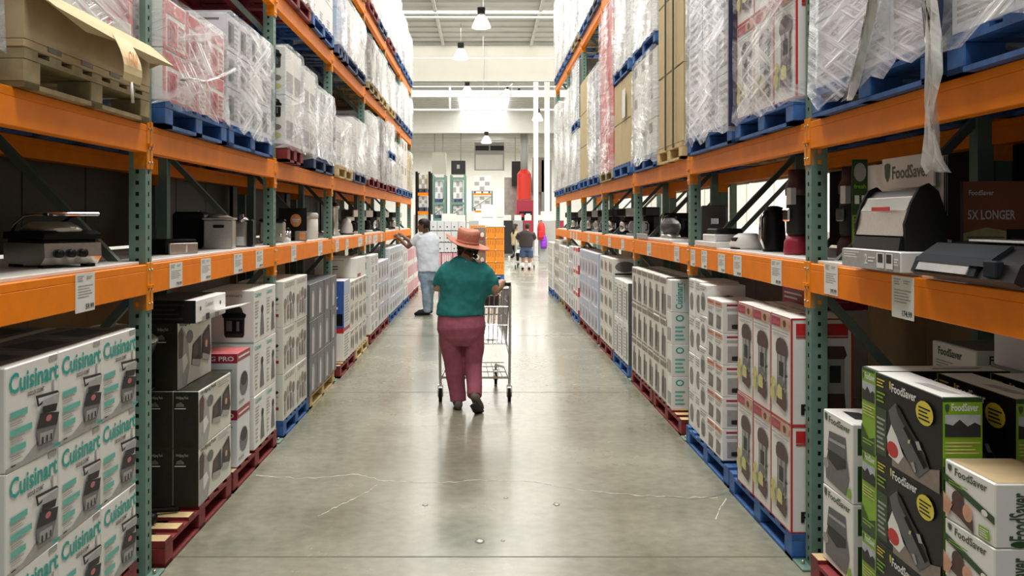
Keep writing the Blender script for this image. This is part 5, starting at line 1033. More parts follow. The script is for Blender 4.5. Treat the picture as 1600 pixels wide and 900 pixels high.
for i, (x, y, a, b_, lb) in enumerate([(1.68, 9.75, 'black', 'white', 'black and white coffee maker, nearest in the third right bay'), (1.70, 10.5, 'lgrey', 'glass', 'grey coffee maker in the middle of the third right bay'), (1.70, 11.2, 'black', 'chrome', 'black coffee maker at the far end of the third right bay'),
    (1.70, 12.3, 'dgrey', 'chrome', 'dark coffee maker, nearest in the fourth right bay'), (1.70, 13.1, 'black', 'glass', 'black coffee maker in the middle of the fourth right bay'), (1.70, 13.8, 'lgrey', 'steel', 'grey coffee maker at the far end of the fourth right bay'),
    (1.70, 14.8, 'black', 'steel', 'black coffee maker, nearest in the fifth right bay'), (1.70, 15.8, 'lgrey', 'steel', 'grey coffee maker, far end of the fifth right bay'), (1.70, 17.3, 'black', 'steel', 'black coffee maker, nearest in the sixth right bay'), (1.70, 18.3, 'black', 'glass', 'black coffee maker at the end of the right shelf')]):
    item('coffee_maker', (x, y, SZ), -PI / 2 + .6, lb, 'coffee maker', coffee(a, b_))
# ================================================================ hall beyond the racks
def boxthing(name, x0, x1, y0, y1, z0, z1, k, label, cat, art=(), c=.004, group=None):
    q = MB(); q.box(x0, x1, y0, y1, z0, z1, k, c)
    if art: q.art((x0, y0, z0), (1, 0, 0), (0, 0, 1), (0, -1, 0), x1 - x0, z1 - z0, art)
    return tag(q.build(name), label, cat, group)
def pal_at(x0, Y, L, D, k, label, z=0):
    key = (round(L, 2), D, k)
    if key not in PCACHE: PCACHE[key] = pallet_parts(L, D, k)
    d, b, bl = PCACHE[key]; e = empty('pallet', (x0, Y, z), -PI / 2); tag(e, label, 'pallet')
    inst(d, 'deck_boards', (0, 0, 0), 0, e); inst(b, 'base_boards', (0, 0, 0), 0, e)
    for yy in (0, L / 2 - .055, L - .11): inst(bl, 'block', (0, yy, 0), 0, e)
    return e
# orange cartons
Yo = 24.7; x0 = PX(759, Yo); wo = (PX(788, Yo) - x0) / 2
pal_at(x0, Yo, wo * 2, 1.0, 'blue', 'blue pallet under the orange cartons beyond the aisle')
# pallet local: x=0..-W -> rotated -90: x axis -> -y ; fix by placing boxes directly
for r in range(4):
    for c in range(2):
        boxthing('carton', x0 + c * wo + .003, x0 + (c + 1) * wo - .003, Yo + .0, Yo + .5, .13 + r * .325, .13 + r * .325 + .322, 'orp', f'orange carton, {ROWS[4][r]}, {["left", "right"][c]} column of the orange stack beyond the aisle', 'box',
                 [('r', .1, .55, .14, .9, 'brown'), ('r', .3, .5, .34, .9, 'brown'), ('r', .5, .55, .54, .9, 'brown'), ('r', .75, .5, .8, .9, 'brown'), ('r', 0, 0, 1, .03, 'brown'), ('e', .05, .1, .06, .06, 'wtext')], group='orange cartons stacked beyond the aisle')
boxthing('cover_sheet', x0 - .02, x0 + 2 * wo + .02, Yo - .02, Yo + .52, 1.432, 1.46, 'white', 'white sheet lying on top of the orange carton stack', 'sheet')
# beige patterned stack left of it, more orange behind
for r in range(4): boxthing('carton', PX(741, 25.6), PX(759, 25.6), 25.6, 26.1, .02 + r * .35, .36 + r * .35, 'warm', f'small-patterned beige carton, {ROWS[4][r]}, left of the orange stack', 'box', [('e', .3, .6, .16, .2, 'cream'), ('e', .7, .4, .16, .2, 'cream'), ('r', .1, .05, .9, .2, 'crim')])
for c in range(3): boxthing('carton', PX(735 + 12 * c, 28), PX(746 + 12 * c, 28), 28, 28.5, 1.2, 1.45, 'orp', f'orange carton in the short row behind the hat, {["left", "middle", "right"][c]} of three', 'box')
boxthing('merchandise_table', PX(733, 28), PX(772, 28), 28, 28.8, 0, 1.198, 'cream', 'cream block of goods carrying three orange cartons', 'goods')
# white cartons with heart-shaped hand holes
Yh = 26.0; hx = [672, 683, 694, 705, 716, 727]
hole = [('e', .38, .44, .05, .05, 'ink'), ('e', .47, .44, .05, .05, 'ink'), ('p', [(.33, .42), (.52, .42), (.425, .28)], 'ink'), ('p', [(0, 0), (1, 0), (1, .08), (.8, .04), (.6, .1), (.4, .04), (.2, .1), (0, .04)], 'dgrey')]
zz = [PZ(395, Yh), PZ(379, Yh), PZ(361, Yh), PZ(345, Yh)]
for r in range(3):
    for c in range(5):
        boxthing('carton', PX(hx[c], Yh) + .004, PX(hx[c + 1], Yh) - .004, Yh, Yh + .5, zz[r], zz[r + 1] - .003, 'white2', f'white carton with heart hole, {ROWS[3][r]}, {["leftmost", "second", "middle", "fourth", "rightmost"][c]} of five behind the man', 'box', hole, group='white cartons with heart holes')
for c in range(3):
    for r in range(2):
        boxthing('carton', PX(672 + c * 18, Yh), PX(689 + c * 18, Yh), Yh, Yh + .6, r * .34, r * .34 + .338, 'pinkb', f'pink striped carton under the heart-hole cartons, {["lower", "upper"][r]}, {["left", "middle", "right"][c]}', 'box', [('r', .1 + i * .2, .1, .2 + i * .2, .8, 'white') for i in range(4)])
# big red shopping cart-like bin (pink wire tray) right of the man
boxthing('carton', PX(650, 22.5), PX(668, 22.5), 22.5, 23, .0, .95, 'white', 'white carton stack standing behind the man in the white shirt', 'box', [('r', .1, .1, .9, .5, 'pinkb')])
# lavender bottle packs and pallets
for i, (a, b_, Y, lb) in enumerate([(786, 801, 47, 'left'), (802, 818, 47.5, 'middle'), (819, 832, 48, 'right')]):
    pal_at(PX(a, Y), Y, PX(b_, Y) - PX(a, Y), 1.0, 'wood', f'pale wooden pallet under the bottle packs, {lb} of three')
    for r in range(4): boxthing('bottle_pack', PX(a, Y), PX(b_, Y), Y, Y + .9, .13 + r * .34, .46 + r * .34, 'lav', f'wrapped bottle pack layer, {ROWS[4][r]}, {lb} of three far stacks', 'bottle pack', [('e', .1 + .2 * j, .45, .07, .3, ['lblue', 'bluep', 'white'][(i + j) % 3]) for j in range(5)], group='wrapped bottle packs far down the hall')
# bags hanging by the columns
def pack(px, py, k, w_, h_, label):
    e = empty('backpack', (PX(px, 34), 34.18, PZ(py, 34))); tag(e, label, 'bag')
    q = MB(); q.loft([((0, 0, -h_), w_ * .8, .09), ((0, 0, -h_ * .9), w_, .11), ((0, 0, h_ * .3), w_, .11), ((0, 0, h_ * .8), w_ * .75, .09), ((0, 0, h_), w_ * .3, .05)], k, 8); q.build('bag_body', e)
    q = MB(); q.box(-w_ * .7, w_ * .7, -.16, -.09, -h_ * .75, 0, k, .02); q.build('front_pocket', e)
    q = MB(); q.tube([(-.03, 0, h_), (-.02, 0, h_ + .06), (.02, 0, h_ + .06), (.03, 0, h_)], .012, 'black', 6); q.build('carry_loop', e)
pack(846, 361, 'redp', .15, .34, 'red rounded bag hanging beside the white columns')
pack(850, 378, 'purple', .12, .26, 'purple bag hanging below the red one by the columns')
boxthing('bag_rack', PX(843, 34.3), PX(868, 34.3), 34.3, 34.5, 0, PZ(345, 34.3), 'lgrey', 'grey stand carrying the red and purple bags', 'stand')
# red hanging tube and shiny panel
Y = 59.5
e = empty('red_vinyl_tube', (PX(819, Y), Y, PZ(312, Y))); tag(e, 'large red cylindrical cover hanging from a silver duct', 'duct cover')
q = MB(); r_ = PX(830, Y) - PX(819, Y); q.lathe([(r_, 0), (r_, PZ(272, Y) - PZ(312, Y)), (r_ * .5, PZ(265, Y) - PZ(312, Y))], (0, 0, 0), 'rtube', 12, sm=False); q.build('tube', e)
q = MB(); q.tube([(0, 0, PZ(265, Y) - PZ(312, Y)), (0, 0, 7.29 - PZ(312, Y))], .24, 'lgrey', 16); q.build('duct', e)
boxthing('vending_machine', PX(807, 58.6), PX(834, 58.6), 58.6, 60.6, 0, PZ(313, 58.6), 'crim', 'dark red machine under the hanging red cylinder', 'machine', [('r', .15, .35, .9, .75, 'black'), ('r', .55, .62, .8, .7, 'wtext'), ('r', .2, .62, .4, .7, 'redp')])
boxthing('steel_panel', PX(788, 62), PX(845, 62), 62.05, 62.3, 0, PZ(277, 62), 'sheet', 'shiny grey metal wall panel behind the red cylinder', 'panel', [])
for i in range(6):
    boxthing('display_sign', PX(788 + i * 16, 43), PX(799 + i * 16, 43), 43.25, 43.3, PZ(344.5, 43), PZ(336, 43), 'white', f'small white sign board far down the hall, {["leftmost", "second", "third", "fourth", "fifth", "rightmost"][i]} of six', 'sign')
    boxthing('clothes_table', PX(786 + i * 16, 43.2), PX(801 + i * 16, 43.2), 43.2, 44, 0, PZ(344.6, 43.25), ['dgrey', 'lgrey', 'crim', 'dgrey', 'lgrey', 'crim'][i], f'low block of clothes under a white sign, {["leftmost", "second", "third", "fourth", "fifth", "rightmost"][i]} of six', 'goods')
# green racks with white wrapped goods, facing the camera
def brack(xa, xb, Y, levels, top, label, gl, kk='green'):
    e = empty('pallet_rack', (0, 0, 0)); tag(e, label, 'rack')
    for x in (xa, xb - .08): q = MB(); q.box(x, x + .08, Y, Y + .08, 0, top, kk, .004); q.build('post', e); q = MB(); q.box(x, x + .08, Y + .97, Y + 1.05, 0, top, kk, .004); q.build('post', e)
    for z in levels: q = MB(); q.box(xa + .081, xb - .081, Y, Y + .06, z - .1, z, 'green' if kk == 'green' and Y < 45 else 'orange', .003); q.box(xa + .081, xb - .081, Y + .07, Y + 1.05, z - .03, z, 'lgrey'); q.build('beam', e)
    if kk == 'green':
        q = MB(); q.tube([(xa + .04, Y - .01, levels[0] + .1), (xb - .04, Y - .01, levels[1] - .15)], .02, 'green', 6); q.build('brace', e)
    for i, (z, h, k, lb) in enumerate(gl):
        q = MB(); q.box(xa + .1, xb - .1, Y + .1, Y + 1.0, z + .12, z + h, k, .02); q.art((xa + .1, Y + .1, z + .12), (1, 0, 0), (0, 0, 1), (0, -1, 0), xb - xa - .2, h - .12, [('r', .05 + .3 * j, .05 + .32 * m_, .32 + .3 * j, .3 + .32 * m_, 'lgrey' if (j + m_) % 2 else 'white2') for j in range(3) for m_ in range(3)])
        for p_ in (xa + .12, (xa + xb) / 2 - .05, xb - .24): q.box(p_, p_ + .1, Y + .1, Y + 1, z, z + .119, 'navy')
        tag(q.build('palletized_goods'), lb, 'palletized goods')
for xa, xb, sd in ((675, 697, 'left'), (703, 728, 'right')):
    brack(PX(xa, 34), PX(xb, 34), 34, [PZ(341, 34), PZ(316, 34), PZ(277, 34)], PZ(273, 34), f'green rack bay beyond the aisle, {sd} of two', [(PZ(341, 34), .5, 'white', f'white goods low in the {sd} green rack bay'), (PZ(316, 34), .82, 'white2', f'white wrapped goods high in the {sd} green rack bay')])
brack(PX(649, 30), PX(673, 30), 30, [PZ(330, 30), PZ(301, 30)], PZ(268, 30), 'orange-beamed rack at the left beyond the aisle end', [(PZ(301, 30), .62, 'tan', 'tan goods high in the orange-beamed left rack'), (PZ(330, 30), .5, 'white', 'white cartons in the orange-beamed left rack')], 'black')
boxthing('palletized_goods', PX(646, 30), PX(674, 30), 30.05, 31, 0, PZ(335, 30), 'pinkw' if 'pinkw' in M else 'cream', 'cream goods at floor level in the left orange-beamed rack', 'palletized goods')
brack(PX(737, 50), PX(770, 50), 50, [PZ(329, 50), PZ(302, 50)], PZ(298, 50), 'orange-beamed rack in the middle of the far hall', [(PZ(302, 50), .95, 'white', 'white goods on top of the far orange-beamed rack'), (PZ(329, 50), .8, 'white', 'white goods in the far orange-beamed rack')], 'green')
M['pinkw'] = M['cream']
# white wrapped stacks in the middle distance
for i, (a, b_, t, Y, k) in enumerate([(728, 742, 330, 36, 'white'), (752, 771, 320, 37, 'white2'), (776, 787, 321, 40, 'white'), (733, 748, 345, 33, 'lgrey'), (690, 712, 334, 32, 'white'), (712, 726, 336, 31, 'white')]):
    boxthing('white_goods', PX(a, Y), PX(b_, Y), Y, Y + .8, 0, PZ(t, Y), k, ['pale stack left of the far middle rack', 'white stack in front of the far middle rack', 'slim white board stack near the shiny panel', 'grey stack low behind the hat', 'white box stack before the left green rack bay', 'white box stack before the right green rack bay'][i], 'goods', [('r', .05, .1 + .22 * j, .95, .115 + .22 * j, 'lgrey') for j in range(4)])
# ducts and box units high in the far hall
boxthing('air_duct', PX(675, 59.5), PX(696, 59.5), 59.5, 61, PZ(277, 59.5), PZ(238, 59.5), 'beige', 'square beige air duct above the left green rack bay', 'duct', [('p', [(-.08, 0), (1.08, 0), (1.0, .12), (0, .12)], 'wpaint')])
q = MB()
for px in (679, 692): q.tube([(PX(px, 60), 60, PZ(238.2, 59.5)), (PX(px, 60), 60, 7.3)], .03, 'lgrey', 6)
for i_, o_ in enumerate([q]): tag(o_.build('duct_hanger'), 'pair of thin rods holding the square beige air duct', 'rod')
boxthing('fan_unit', PX(705, 59.5), PX(727, 59.5), 59.5, 60.5, PZ(272, 59.5), PZ(251, 59.5), 'dgrey', 'dark fan unit beside the square beige duct', 'fan unit', [('r', .4, .4, .6, .7, 'lgrey')])
q = MB(); q.tube([(PX(720, 60), 60, PZ(251, 60)), (PX(720, 60), 60, 7.3)], .03, 'lgrey', 6); tag(q.build('fan_rod'), 'thin rod from the ceiling holding the dark fan unit', 'rod')
e = empty('wall_vent', (PX(741, 62), 62, PZ(266, 62))); tag(e, 'tall white wall unit with dark twin vent slots', 'vent')
W_ = PX(788, 62) - PX(741, 62); H_ = PZ(222, 62) - PZ(266, 62)
q = MB(); q.box(0, W_, 0, .5, 0, H_, 'lgrey', .01); q.box(.1, W_ - .1, -.02, 0, .05, H_ * .55, 'wpaint', .005); q.build('housing', e)
for i in range(2): q = MB(); q.box(.08 + i * W_ / 2, W_ / 2 - .03 + i * W_ / 2, -.03, -.001, H_ * .70, H_ * .87, 'dgrey', .005); q.build('vent_slot', e)
for (a, b_, t, u, k, lb) in ((800, 814, 252, 290, 'dgrey', 'dark hanging unit left of the silver duct'), (832, 850, 246, 300, 'warm', 'dim tall unit behind the white columns'), (846, 862, 250, 330, 'lgrey', 'pale tall unit right of the white columns')):
    boxthing('ceiling_unit', PX(a, 61), PX(b_, 61), 61, 62, PZ(u, 61), PZ(t, 61), k, lb, 'hanging unit')
    q = MB(); q.box(PX(a, 61) + .2, PX(a, 61) + .26, 61.4, 61.46, PZ(t, 61), 7.3, 'lgrey'); tag(q.build('hanger_rod'), lb.replace('unit', 'unit\'s hanger rod'), 'rod')
# goods seen through the right rack, in the next aisle
for i, (x, y, w_, h, k) in enumerate([(5.2, 7.5, 1.1, 1.3, 'white'), (5.0, 10.5, 1.2, 1.5, 'lav'), (5.4, 13.5, 1.2, 1.45, 'white'), (5.2, 17, 1.2, 1.35, 'pinkb'), (5.1, 20.5, 1.2, 1.5, 'white2'), (5.6, 5.2, 1.0, 1.4, 'lav')]):
    boxthing('palletized_goods', x, x + w_, y, y + 1.1, 0, h, k, f'{["white", "lavender", "off-white", "pink", "cool white", "pale violet"][i]} stack in the next aisle seen through the right rack', 'palletized goods', [('r', .05, .1 + .2 * j, .95, .12 + .2 * j, 'lgrey') for j in range(4)])
# ================================================================ people and carts
def remesh(o, vox=.012, it=6, sub=False):
    m = o.modifiers.new('remesh', 'REMESH'); m.mode = 'VOXEL'; m.voxel_size = vox; m.use_smooth_shade = True
    s = o.modifiers.new('smooth', 'SMOOTH'); s.iterations = it; s.factor = .5
    dg = bpy.context.evaluated_depsgraph_get(); bpy.context.view_layer.update()
    me = bpy.data.meshes.new_from_object(o.evaluated_get(bpy.context.evaluated_depsgraph_get()))
    o.modifiers.clear(); o.data = me
    for p in me.polygons: p.use_smooth = True
    return o
def limb(q, pts, k, n=16):
    """pts: (x,y,z,rx,ry) — closed tapered tube with elliptical rings, rounded ends"""
    P = [Vector(p[:3]) for p in pts]; L = len(P); vs = []; prev = None
    for i, p in enumerate(P):
        t = (P[min(i + 1, L - 1)] - P[max(i - 1, 0)]).normalized()
        if prev is None:
            a = Vector((0, 1, 0)) if abs(t.y) < .9 else Vector((0, 0, 1)); u = a.cross(t).normalized()
        else: u = (prev - t * prev.dot(t)).normalized()
        prev = u; v = t.cross(u); rx, ry = pts[i][3], pts[i][4] if len(pts[i]) > 4 else pts[i][3]
        for j in range(n): c = 2 * PI * j / n; vs.append(p + u * math.cos(c) * rx + v * math.sin(c) * ry)
    vs = vs + [P[0] - (P[1] - P[0]).normalized() * min(pts[0][3], .03) * .6, P[-1] + (P[-1] - P[-2]).normalized() * min(pts[-1][3], .03) * .6]
    fs = [(i * n + j, i * n + (j + 1) % n, (i + 1) * n + (j + 1) % n, (i + 1) * n + j) for i in range(L - 1) for j in range(n)]
    fs += [(L * n, (j + 1) % n, j) for j in range(n)] + [(L * n + 1, (L - 1) * n + j, (L - 1) * n + (j + 1) % n) for j in range(n)]
    q.add(vs, fs, k, True); return q
def hand(q, wrist, fwd, up, k, s=1., curl=.9):
    """palm, four unequal curled fingers, and a thumb from the palm's side"""
    w, f, u = Vector(wrist), Vector(fwd).normalized(), Vector(up).normalized(); sd = f.cross(u).normalized(); u = sd.cross(f)
    def pt(a, b, c): return tuple(w + f * a * s + sd * b * s + u * c * s)
    limb(q, [(*pt(-.01, 0, 0), .024 * s, .02 * s), (*pt(.03, 0, 0), .036 * s, .016 * s), (*pt(.075, 0, 0), .038 * s, .014 * s), (*pt(.09, 0, 0), .034 * s, .012 * s)], k, 10)
    for i, ln in enumerate((.066, .074, .069, .052)):
        b = -.028 + i * .0187; a0 = .082; P = [(a0, b, 0)]; ang = 0
        for j in range(3): ang += curl * (.75, .95, .8)[j]; seg = ln * (.45, .32, .23)[j]; P.append((P[-1][0] + math.cos(ang) * seg, b, P[-1][2] - math.sin(ang) * seg))
        limb(q, [(*pt(*p), r * s) for p, r in zip(P, (.0095, .009, .008, .007))], k, 8)
    limb(q, [(*pt(.015, -.03, -.004), .013 * s), (*pt(.045, -.048, -.018), .011 * s), (*pt(.066, -.046, -.04), .0095 * s), (*pt(.074, -.036, -.055), .008 * s)], k, 8)
def head(q, c, s, k, yaw=0., neck=None):
    """head facing local -Y rotated by yaw: skull, jaw, nose, ears, lips, brow"""
    cx, cy, cz = c; ca, sa = math.cos(yaw), math.sin(yaw)
    def T(x, y, z): return (cx + (x * ca - y * sa) * s, cy + (x * sa + y * ca) * s, cz + z * s)
    def ring(z, rx, ry, yo): return [T(rx * math.cos(2 * PI * j / 20), yo + ry * math.sin(2 * PI * j / 20), z) for j in range(20)]
    R_ = [(-.115, .03, .03, -.045), (-.105, .045, .045, -.04), (-.07, .058, .068, -.02), (-.03, .068, .086, -.004), (.01, .074, .094, .004), (.05, .075, .096, .006), (.085, .066, .084, .008), (.108, .045, .058, .01), (.118, .018, .022, .01)]
    vs = []; [vs.extend(ring(*r)) for r in R_]; n = 20
    fs = [(i * n + j, i * n + (j + 1) % n, (i + 1) * n + (j + 1) % n, (i + 1) * n + j) for i in range(len(R_) - 1) for j in range(n)] + [list(range(n))[::-1], [(len(R_) - 1) * n + j for j in range(n)]]
    q.add(vs, fs, k, True)
    limb(q, [(*T(0, -.086, .02), .010 * s), (*T(0, -.102, -.005), .012 * s), (*T(0, -.108, -.022), .016 * s), (*T(0, -.09, -.032), .012 * s)], k, 8)
    limb(q, [(*T(-.022, -.083, -.058), .008 * s), (*T(0, -.092, -.056), .011 * s), (*T(.022, -.083, -.058), .008 * s)], k, 8)
    limb(q, [(*T(-.045, -.076, .03), .008 * s), (*T(0, -.092, .032), .009 * s), (*T(.045, -.076, .03), .008 * s)], k, 8)
    for sg in (-1, 1): limb(q, [(*T(sg * .074, .012, -.03), .009 * s, .014 * s), (*T(sg * .08, .016, -.005), .008 * s, .02 * s), (*T(sg * .08, .02, .02), .008 * s, .018 * s)], k, 8)
    return T
def eyes(parent, T, s):
    q = MB()
    for sg in (-1, 1):
        c = T(sg * .03, -.083, .012); q.lathe([(.002, -.009 * s), (.009 * s, -.006 * s), (.011 * s, 0), (.009 * s, .006 * s), (.002, .009 * s)], c, 'wtext', 10)
        c = T(sg * .03, -.0925, .012); q.lathe([(.001, -.004 * s), (.004 * s, 0), (.001, .004 * s)], c, 'ink', 8)
    q.build('eyes', parent)
# ---------------- shopping cart (local: handle side at y=0, pushes toward +Y; origin on the floor)
def cart():
    e = empty('shopping_cart')
    W0, W1 = .31, .26; zt, zb0, zb1 = 1.03, .53, .60; L = .98
    b = MB(); r = .0045
    def wall(P00, P10, P01, P11, nu, nv):   # bilinear wire grid
        P00, P10, P01, P11 = map(Vector, (P00, P10, P01, P11))
        B = lambda u, v: (P00 * (1 - u) + P10 * u) * (1 - v) + (P01 * (1 - u) + P11 * u) * v
        for i in range(nu + 1): b.tube([B(i / nu, 0), B(i / nu, 1)], r, 'wire', 4, False)
        for j in range(nv + 1): b.tube([B(0, j / nv), B(1, j / nv)], r * 1.3, 'wire', 4, False)
    A0, B0 = (-W0, 0, zt), (W0, 0, zt); C0, D0 = (-W0 + .03, .02, zb0), (W0 - .03, .02, zb0)
    A1, B1 = (-W1, L, zt - .05), (W1, L, zt - .05); C1, D1 = (-W1 + .04, L - .06, zb1), (W1 - .04, L - .06, zb1)
    wall(C0, D0, A0, B0, 14, 3); wall(C1, D1, A1, B1, 13, 4); wall(C0, C1, A0, A1, 22, 4); wall(D0, D1, B0, B1, 22, 4); wall(C0, D0, C1, D1, 12, 18)
    b.build('basket', e)
    q = MB(); q.tube([A0, B0, B1, A1, A0], .009, 'wire', 8); q.build('basket_rim', e)
    q = MB(); q.tube([(-W0 - .01, -.08, 1.07), (W0 + .01, -.08, 1.07)], .016, 'dgrey', 12); q.build('handle', e)
    for s_ in (-1, 1):
        q = MB(); q.tube([(s_ * (W0 + .0), -.08, 1.07), (s_ * (W0 + .005), .0, 1.03), (s_ * (W0 + .005), .03, .60), (s_ * (W0 + .002), .06, .2), (s_ * (W0 + .0), .05, .15)], .012, 'wire', 8)
        q.tube([(s_ * (W0 + .002), .05, .2), (s_ * (W0 - .03), .5, .24), (s_ * (W1 - .06), .92, .20), (s_ * (W1 - .06), .92, .15)], .012, 'wire', 8)
        q.tube([(s_ * (W0 + .002), .06, .42), (s_ * (W1 - .0), .6, .62)], .008, 'wire', 8); q.build('side_frame', e)
    q = MB(); wall_b = b; q.tube([(-W0, .05, .22), (W0, .05, .22)], .01, 'wire', 8)
    for i in range(9): x = -W0 + .06 + i * (2 * W0 - .12) / 8; q.tube([(x, .05, .22), (x * .8, .9, .22)], .0035, 'wire', 4)
    for yy in (.35, .65, .9): q.tube([(-W0 + .03, yy, .222), (W0 - .03, yy, .222)], .005, 'wire', 6)
    q.build('lower_rack', e)
    q = MB()
    for i in range(9): x = -.24 + i * .06; q.tube([(x, .03, 1.0), (x, .16, .78), (x, .02, .74)], .003, 'wire', 4)
    q.tube([(-.25, .16, .78), (.25, .16, .78)], .005, 'wire', 6); q.build('child_seat', e)
    for (x, y) in ((-W0, .05), (W0, .05), (-W1 + .06, .92), (W1 - .06, .92)):
        q = MB(); q.tube([(x - .014, y, .063), (x + .014, y, .063)], .062, 'soft', 20); q.tube([(x - .017, y, .063), (x + .017, y, .063)], .025, 'lgrey', 12); o = q.build('wheel', e)
        f = MB(); f.box(x - .024, x - .018, y - .02, y + .025, .05, .15, 'steel', .001); f.box(x + .018, x + .024, y - .02, y + .025, .05, .15, 'steel', .001); f.box(x - .024, x + .024, y - .025, y + .03, .145, .155, 'steel'); f.build('fork', o)
    return e
ct = cart(); ct.location = (-.075, 8.16, 0); ct.rotation_euler.z = .0
tag(ct, 'large wire shopping cart pushed by the woman in the teal top', 'shopping cart')
# ---------------- woman in teal top, seen from behind, walking away
WY = 7.93; S = WY / FPX
def wp(px, py, dy=0): return (PX(px, WY), WY + dy, PZ(py, WY))
we = empty('person', (PX(720, WY), WY, 0)); tag(we, 'woman in teal top, mauve trousers and terracotta hat walking away', 'person')
def loc(o): o.parent = we; o.location = (-we.location.x, -we.location.y, 0); return o
q = MB()
hx_, _, hz_ = wp(731, 383)
T = head(q, (hx_, WY + .03, hz_), .95, 'skin2', PI)
limb(q, [(*wp(731, 395, .0), .052), (*wp(729, 402, -.01), .058), (*wp(727, 412, -.02), .08)], 'skin2')
limb(q, [(*wp(727, 414, 0), .16, .10), (*wp(724, 440, 0), .18, .12), (*wp(722, 470, 0), .17, .12), (*wp(720, 500, 0), .17, .13), (*wp(720, 520, 0), .16, .12)], 'skin2')
for sh, el, wr, sg in (((699, 428), (684, 449), (692, 462), -1), ((757, 428), (774, 455), (767, 464), 1)):
    a = wp(*sh); b_ = wp(*el); c = wp(*wr, .25); c = (c[0] * 1.0, c[1], 1.09)
    c = (-.27 if sg < 0 else .17, WY + .10, 1.09)
    limb(q, [(*a, .058), (*[(x + y) / 2 for x, y in zip(a, b_)], .056), (*b_, .047), (*[(x + y) / 2 for x, y in zip(b_, c)], .042), (*c, .028)], 'skin2')
    hand(q, c, (0.05 * -sg, 1, .15), (0, -.2, 1), 'skin2', .95, .9)
legs = {'l': [(704, 512, 0, .125, .13), (706, 540, 0, .085, .10), (710, 570, .02, .065, .07), (713, 605, .02, .05, .055), (717, 628, 0, .04, .045)], 'r': [(740, 512, 0, .12, .13), (740, 540, 0, .08, .10), (740, 570, 0, .055, .07), (742, 600, -.10, .045, .055), (745, 622, -.20, .04, .045)]}
for kx in legs: limb(q, [(*wp(a, b_, c), d * .85, e_ * .85) for a, b_, c, d, e_ in legs[kx]], 'skin2')
body = loc(q.build('body')); remesh(body, .007, 3); eyes(we, lambda *a: tuple(Vector(T(*a)) - we.location), .95)
# shirt
q = MB()
limb(q, [(*wp(729, 402, -.01), .07, .07), (*wp(728, 406, -.005), .10, .085), (*wp(727, 412, 0), .15, .11), (*wp(727, 422, 0), .205, .135), (*wp(726, 436, 0), .222, .155), (*wp(724, 456, 0), .21, .15), (*wp(722, 470, 0), .198, .15), (*wp(720, 482, 0), .205, .155), (*wp(720, 492, 0), .212, .16)], 'shirt', 24)
for sg, pts in ((-1, [(707, 418, 0, .075), (697, 427, 0, .08), (690, 438, .02, .078), (685, 449, .04, .07)]), (1, [(747, 418, 0, .075), (758, 427, 0, .082), (766, 441, .02, .078), (771, 456, .04, .068)])):
    limb(q, [(*wp(a, b_, c), d) for a, b_, c, d in pts], 'shirt')
sh_ = loc(q.build('shirt')); remesh(sh_, .010, 5)
tx = bpy.data.textures.new('cloth_folds', 'CLOUDS'); tx.noise_scale = .16; tx.noise_depth = 2
def folds(o, st=.03):
    d = o.modifiers.new('folds', 'DISPLACE'); d.texture = tx; d.strength = st; d.mid_level = .5
folds(sh_, .028)
q = MB()
limb(q, [(*wp(720, 486, 0), .19, .135), (*wp(720, 498, 0), .205, .155), (*wp(721, 512, -.01), .212, .17), (*wp(722, 524, -.01), .195, .16), (*wp(722, 534, 0), .17, .13)], 'pants', 24)
for kx, pts in legs.items(): limb(q, [(*wp(a, b_, c), d * .99, e_ * .99) for a, b_, c, d, e_ in ([(703, 515, 0, .10, .13), (705, 540, 0, .10, .115), (710, 570, .02, .088, .095), (713, 600, .02, .079, .085), (716, 627, .0, .074, .08)] if kx == 'l' else [(740, 515, 0, .10, .13), (740, 540, 0, .095, .11), (739, 570, 0, .078, .09), (741, 595, -.08, .070, .08), (742, 614, -.15, .067, .075)])], 'pants')
tr_ = loc(q.build('trousers')); remesh(tr_, .008, 2); folds(tr_, .018)
def shoe(q, heel, toe, up, k, s=1.):
    h, t, u = Vector(heel), Vector(toe), Vector(up).normalized(); f = (t - h).normalized(); L = (t - h).length
    P = lambda a, b: tuple(h + f * a * L + u * b)
    limb(q, [(*P(0, .045), .032, .036), (*P(.15, .045), .038, .042), (*P(.4, .045), .038, .045), (*P(.65, .036), .044, .035), (*P(.88, .028), .042, .026), (*P(1, .024), .028, .02)], k, 14)
q = MB(); a = wp(717, 640, -.08); shoe(q, (a[0], WY - .09, 0.0), (a[0] - .02, WY + .16, .0), (0, 0, 1), 'shoe'); o = loc(q.build('shoe'))
q = MB(); a = wp(745, 622, -.2); shoe(q, (a[0] - .02, WY - .30, .13), (a[0] + .03, WY - .16, -.005), (0, .72, .7), 'shoe'); o = loc(q.build('shoe'))
q = MB(); limb(q, [(a[0] - .028, WY - .325, .10, .03, .012), (a[0], WY - .25, .04, .036, .012), (a[0] + .03, WY - .175, -.0, .04, .012)], 'dgrey'); loc(q.build('sole'))
# hair
q = MB(); rr = random.Random(5)
for i in range(60):
    an = rr.uniform(-.15, PI + .15); z = rr.uniform(-.115, .05); rad = .078 if z > -.04 else .072
    x = math.cos(an + PI) * rad; y = math.sin(an + PI) * rad * 1.15
    p = T(x, -y * -1 if False else -y * -1, z) if False else T(x, abs(y) if y < 0 else y, z)
    rr_ = rr.uniform(.016, .028); q.lathe([(rr_ * .2, -rr_), (rr_ * .8, -rr_ * .6), (rr_, 0), (rr_ * .8, rr_ * .6), (rr_ * .2, rr_)], p, 'hair', 10)
hr = loc(q.build('hair'))
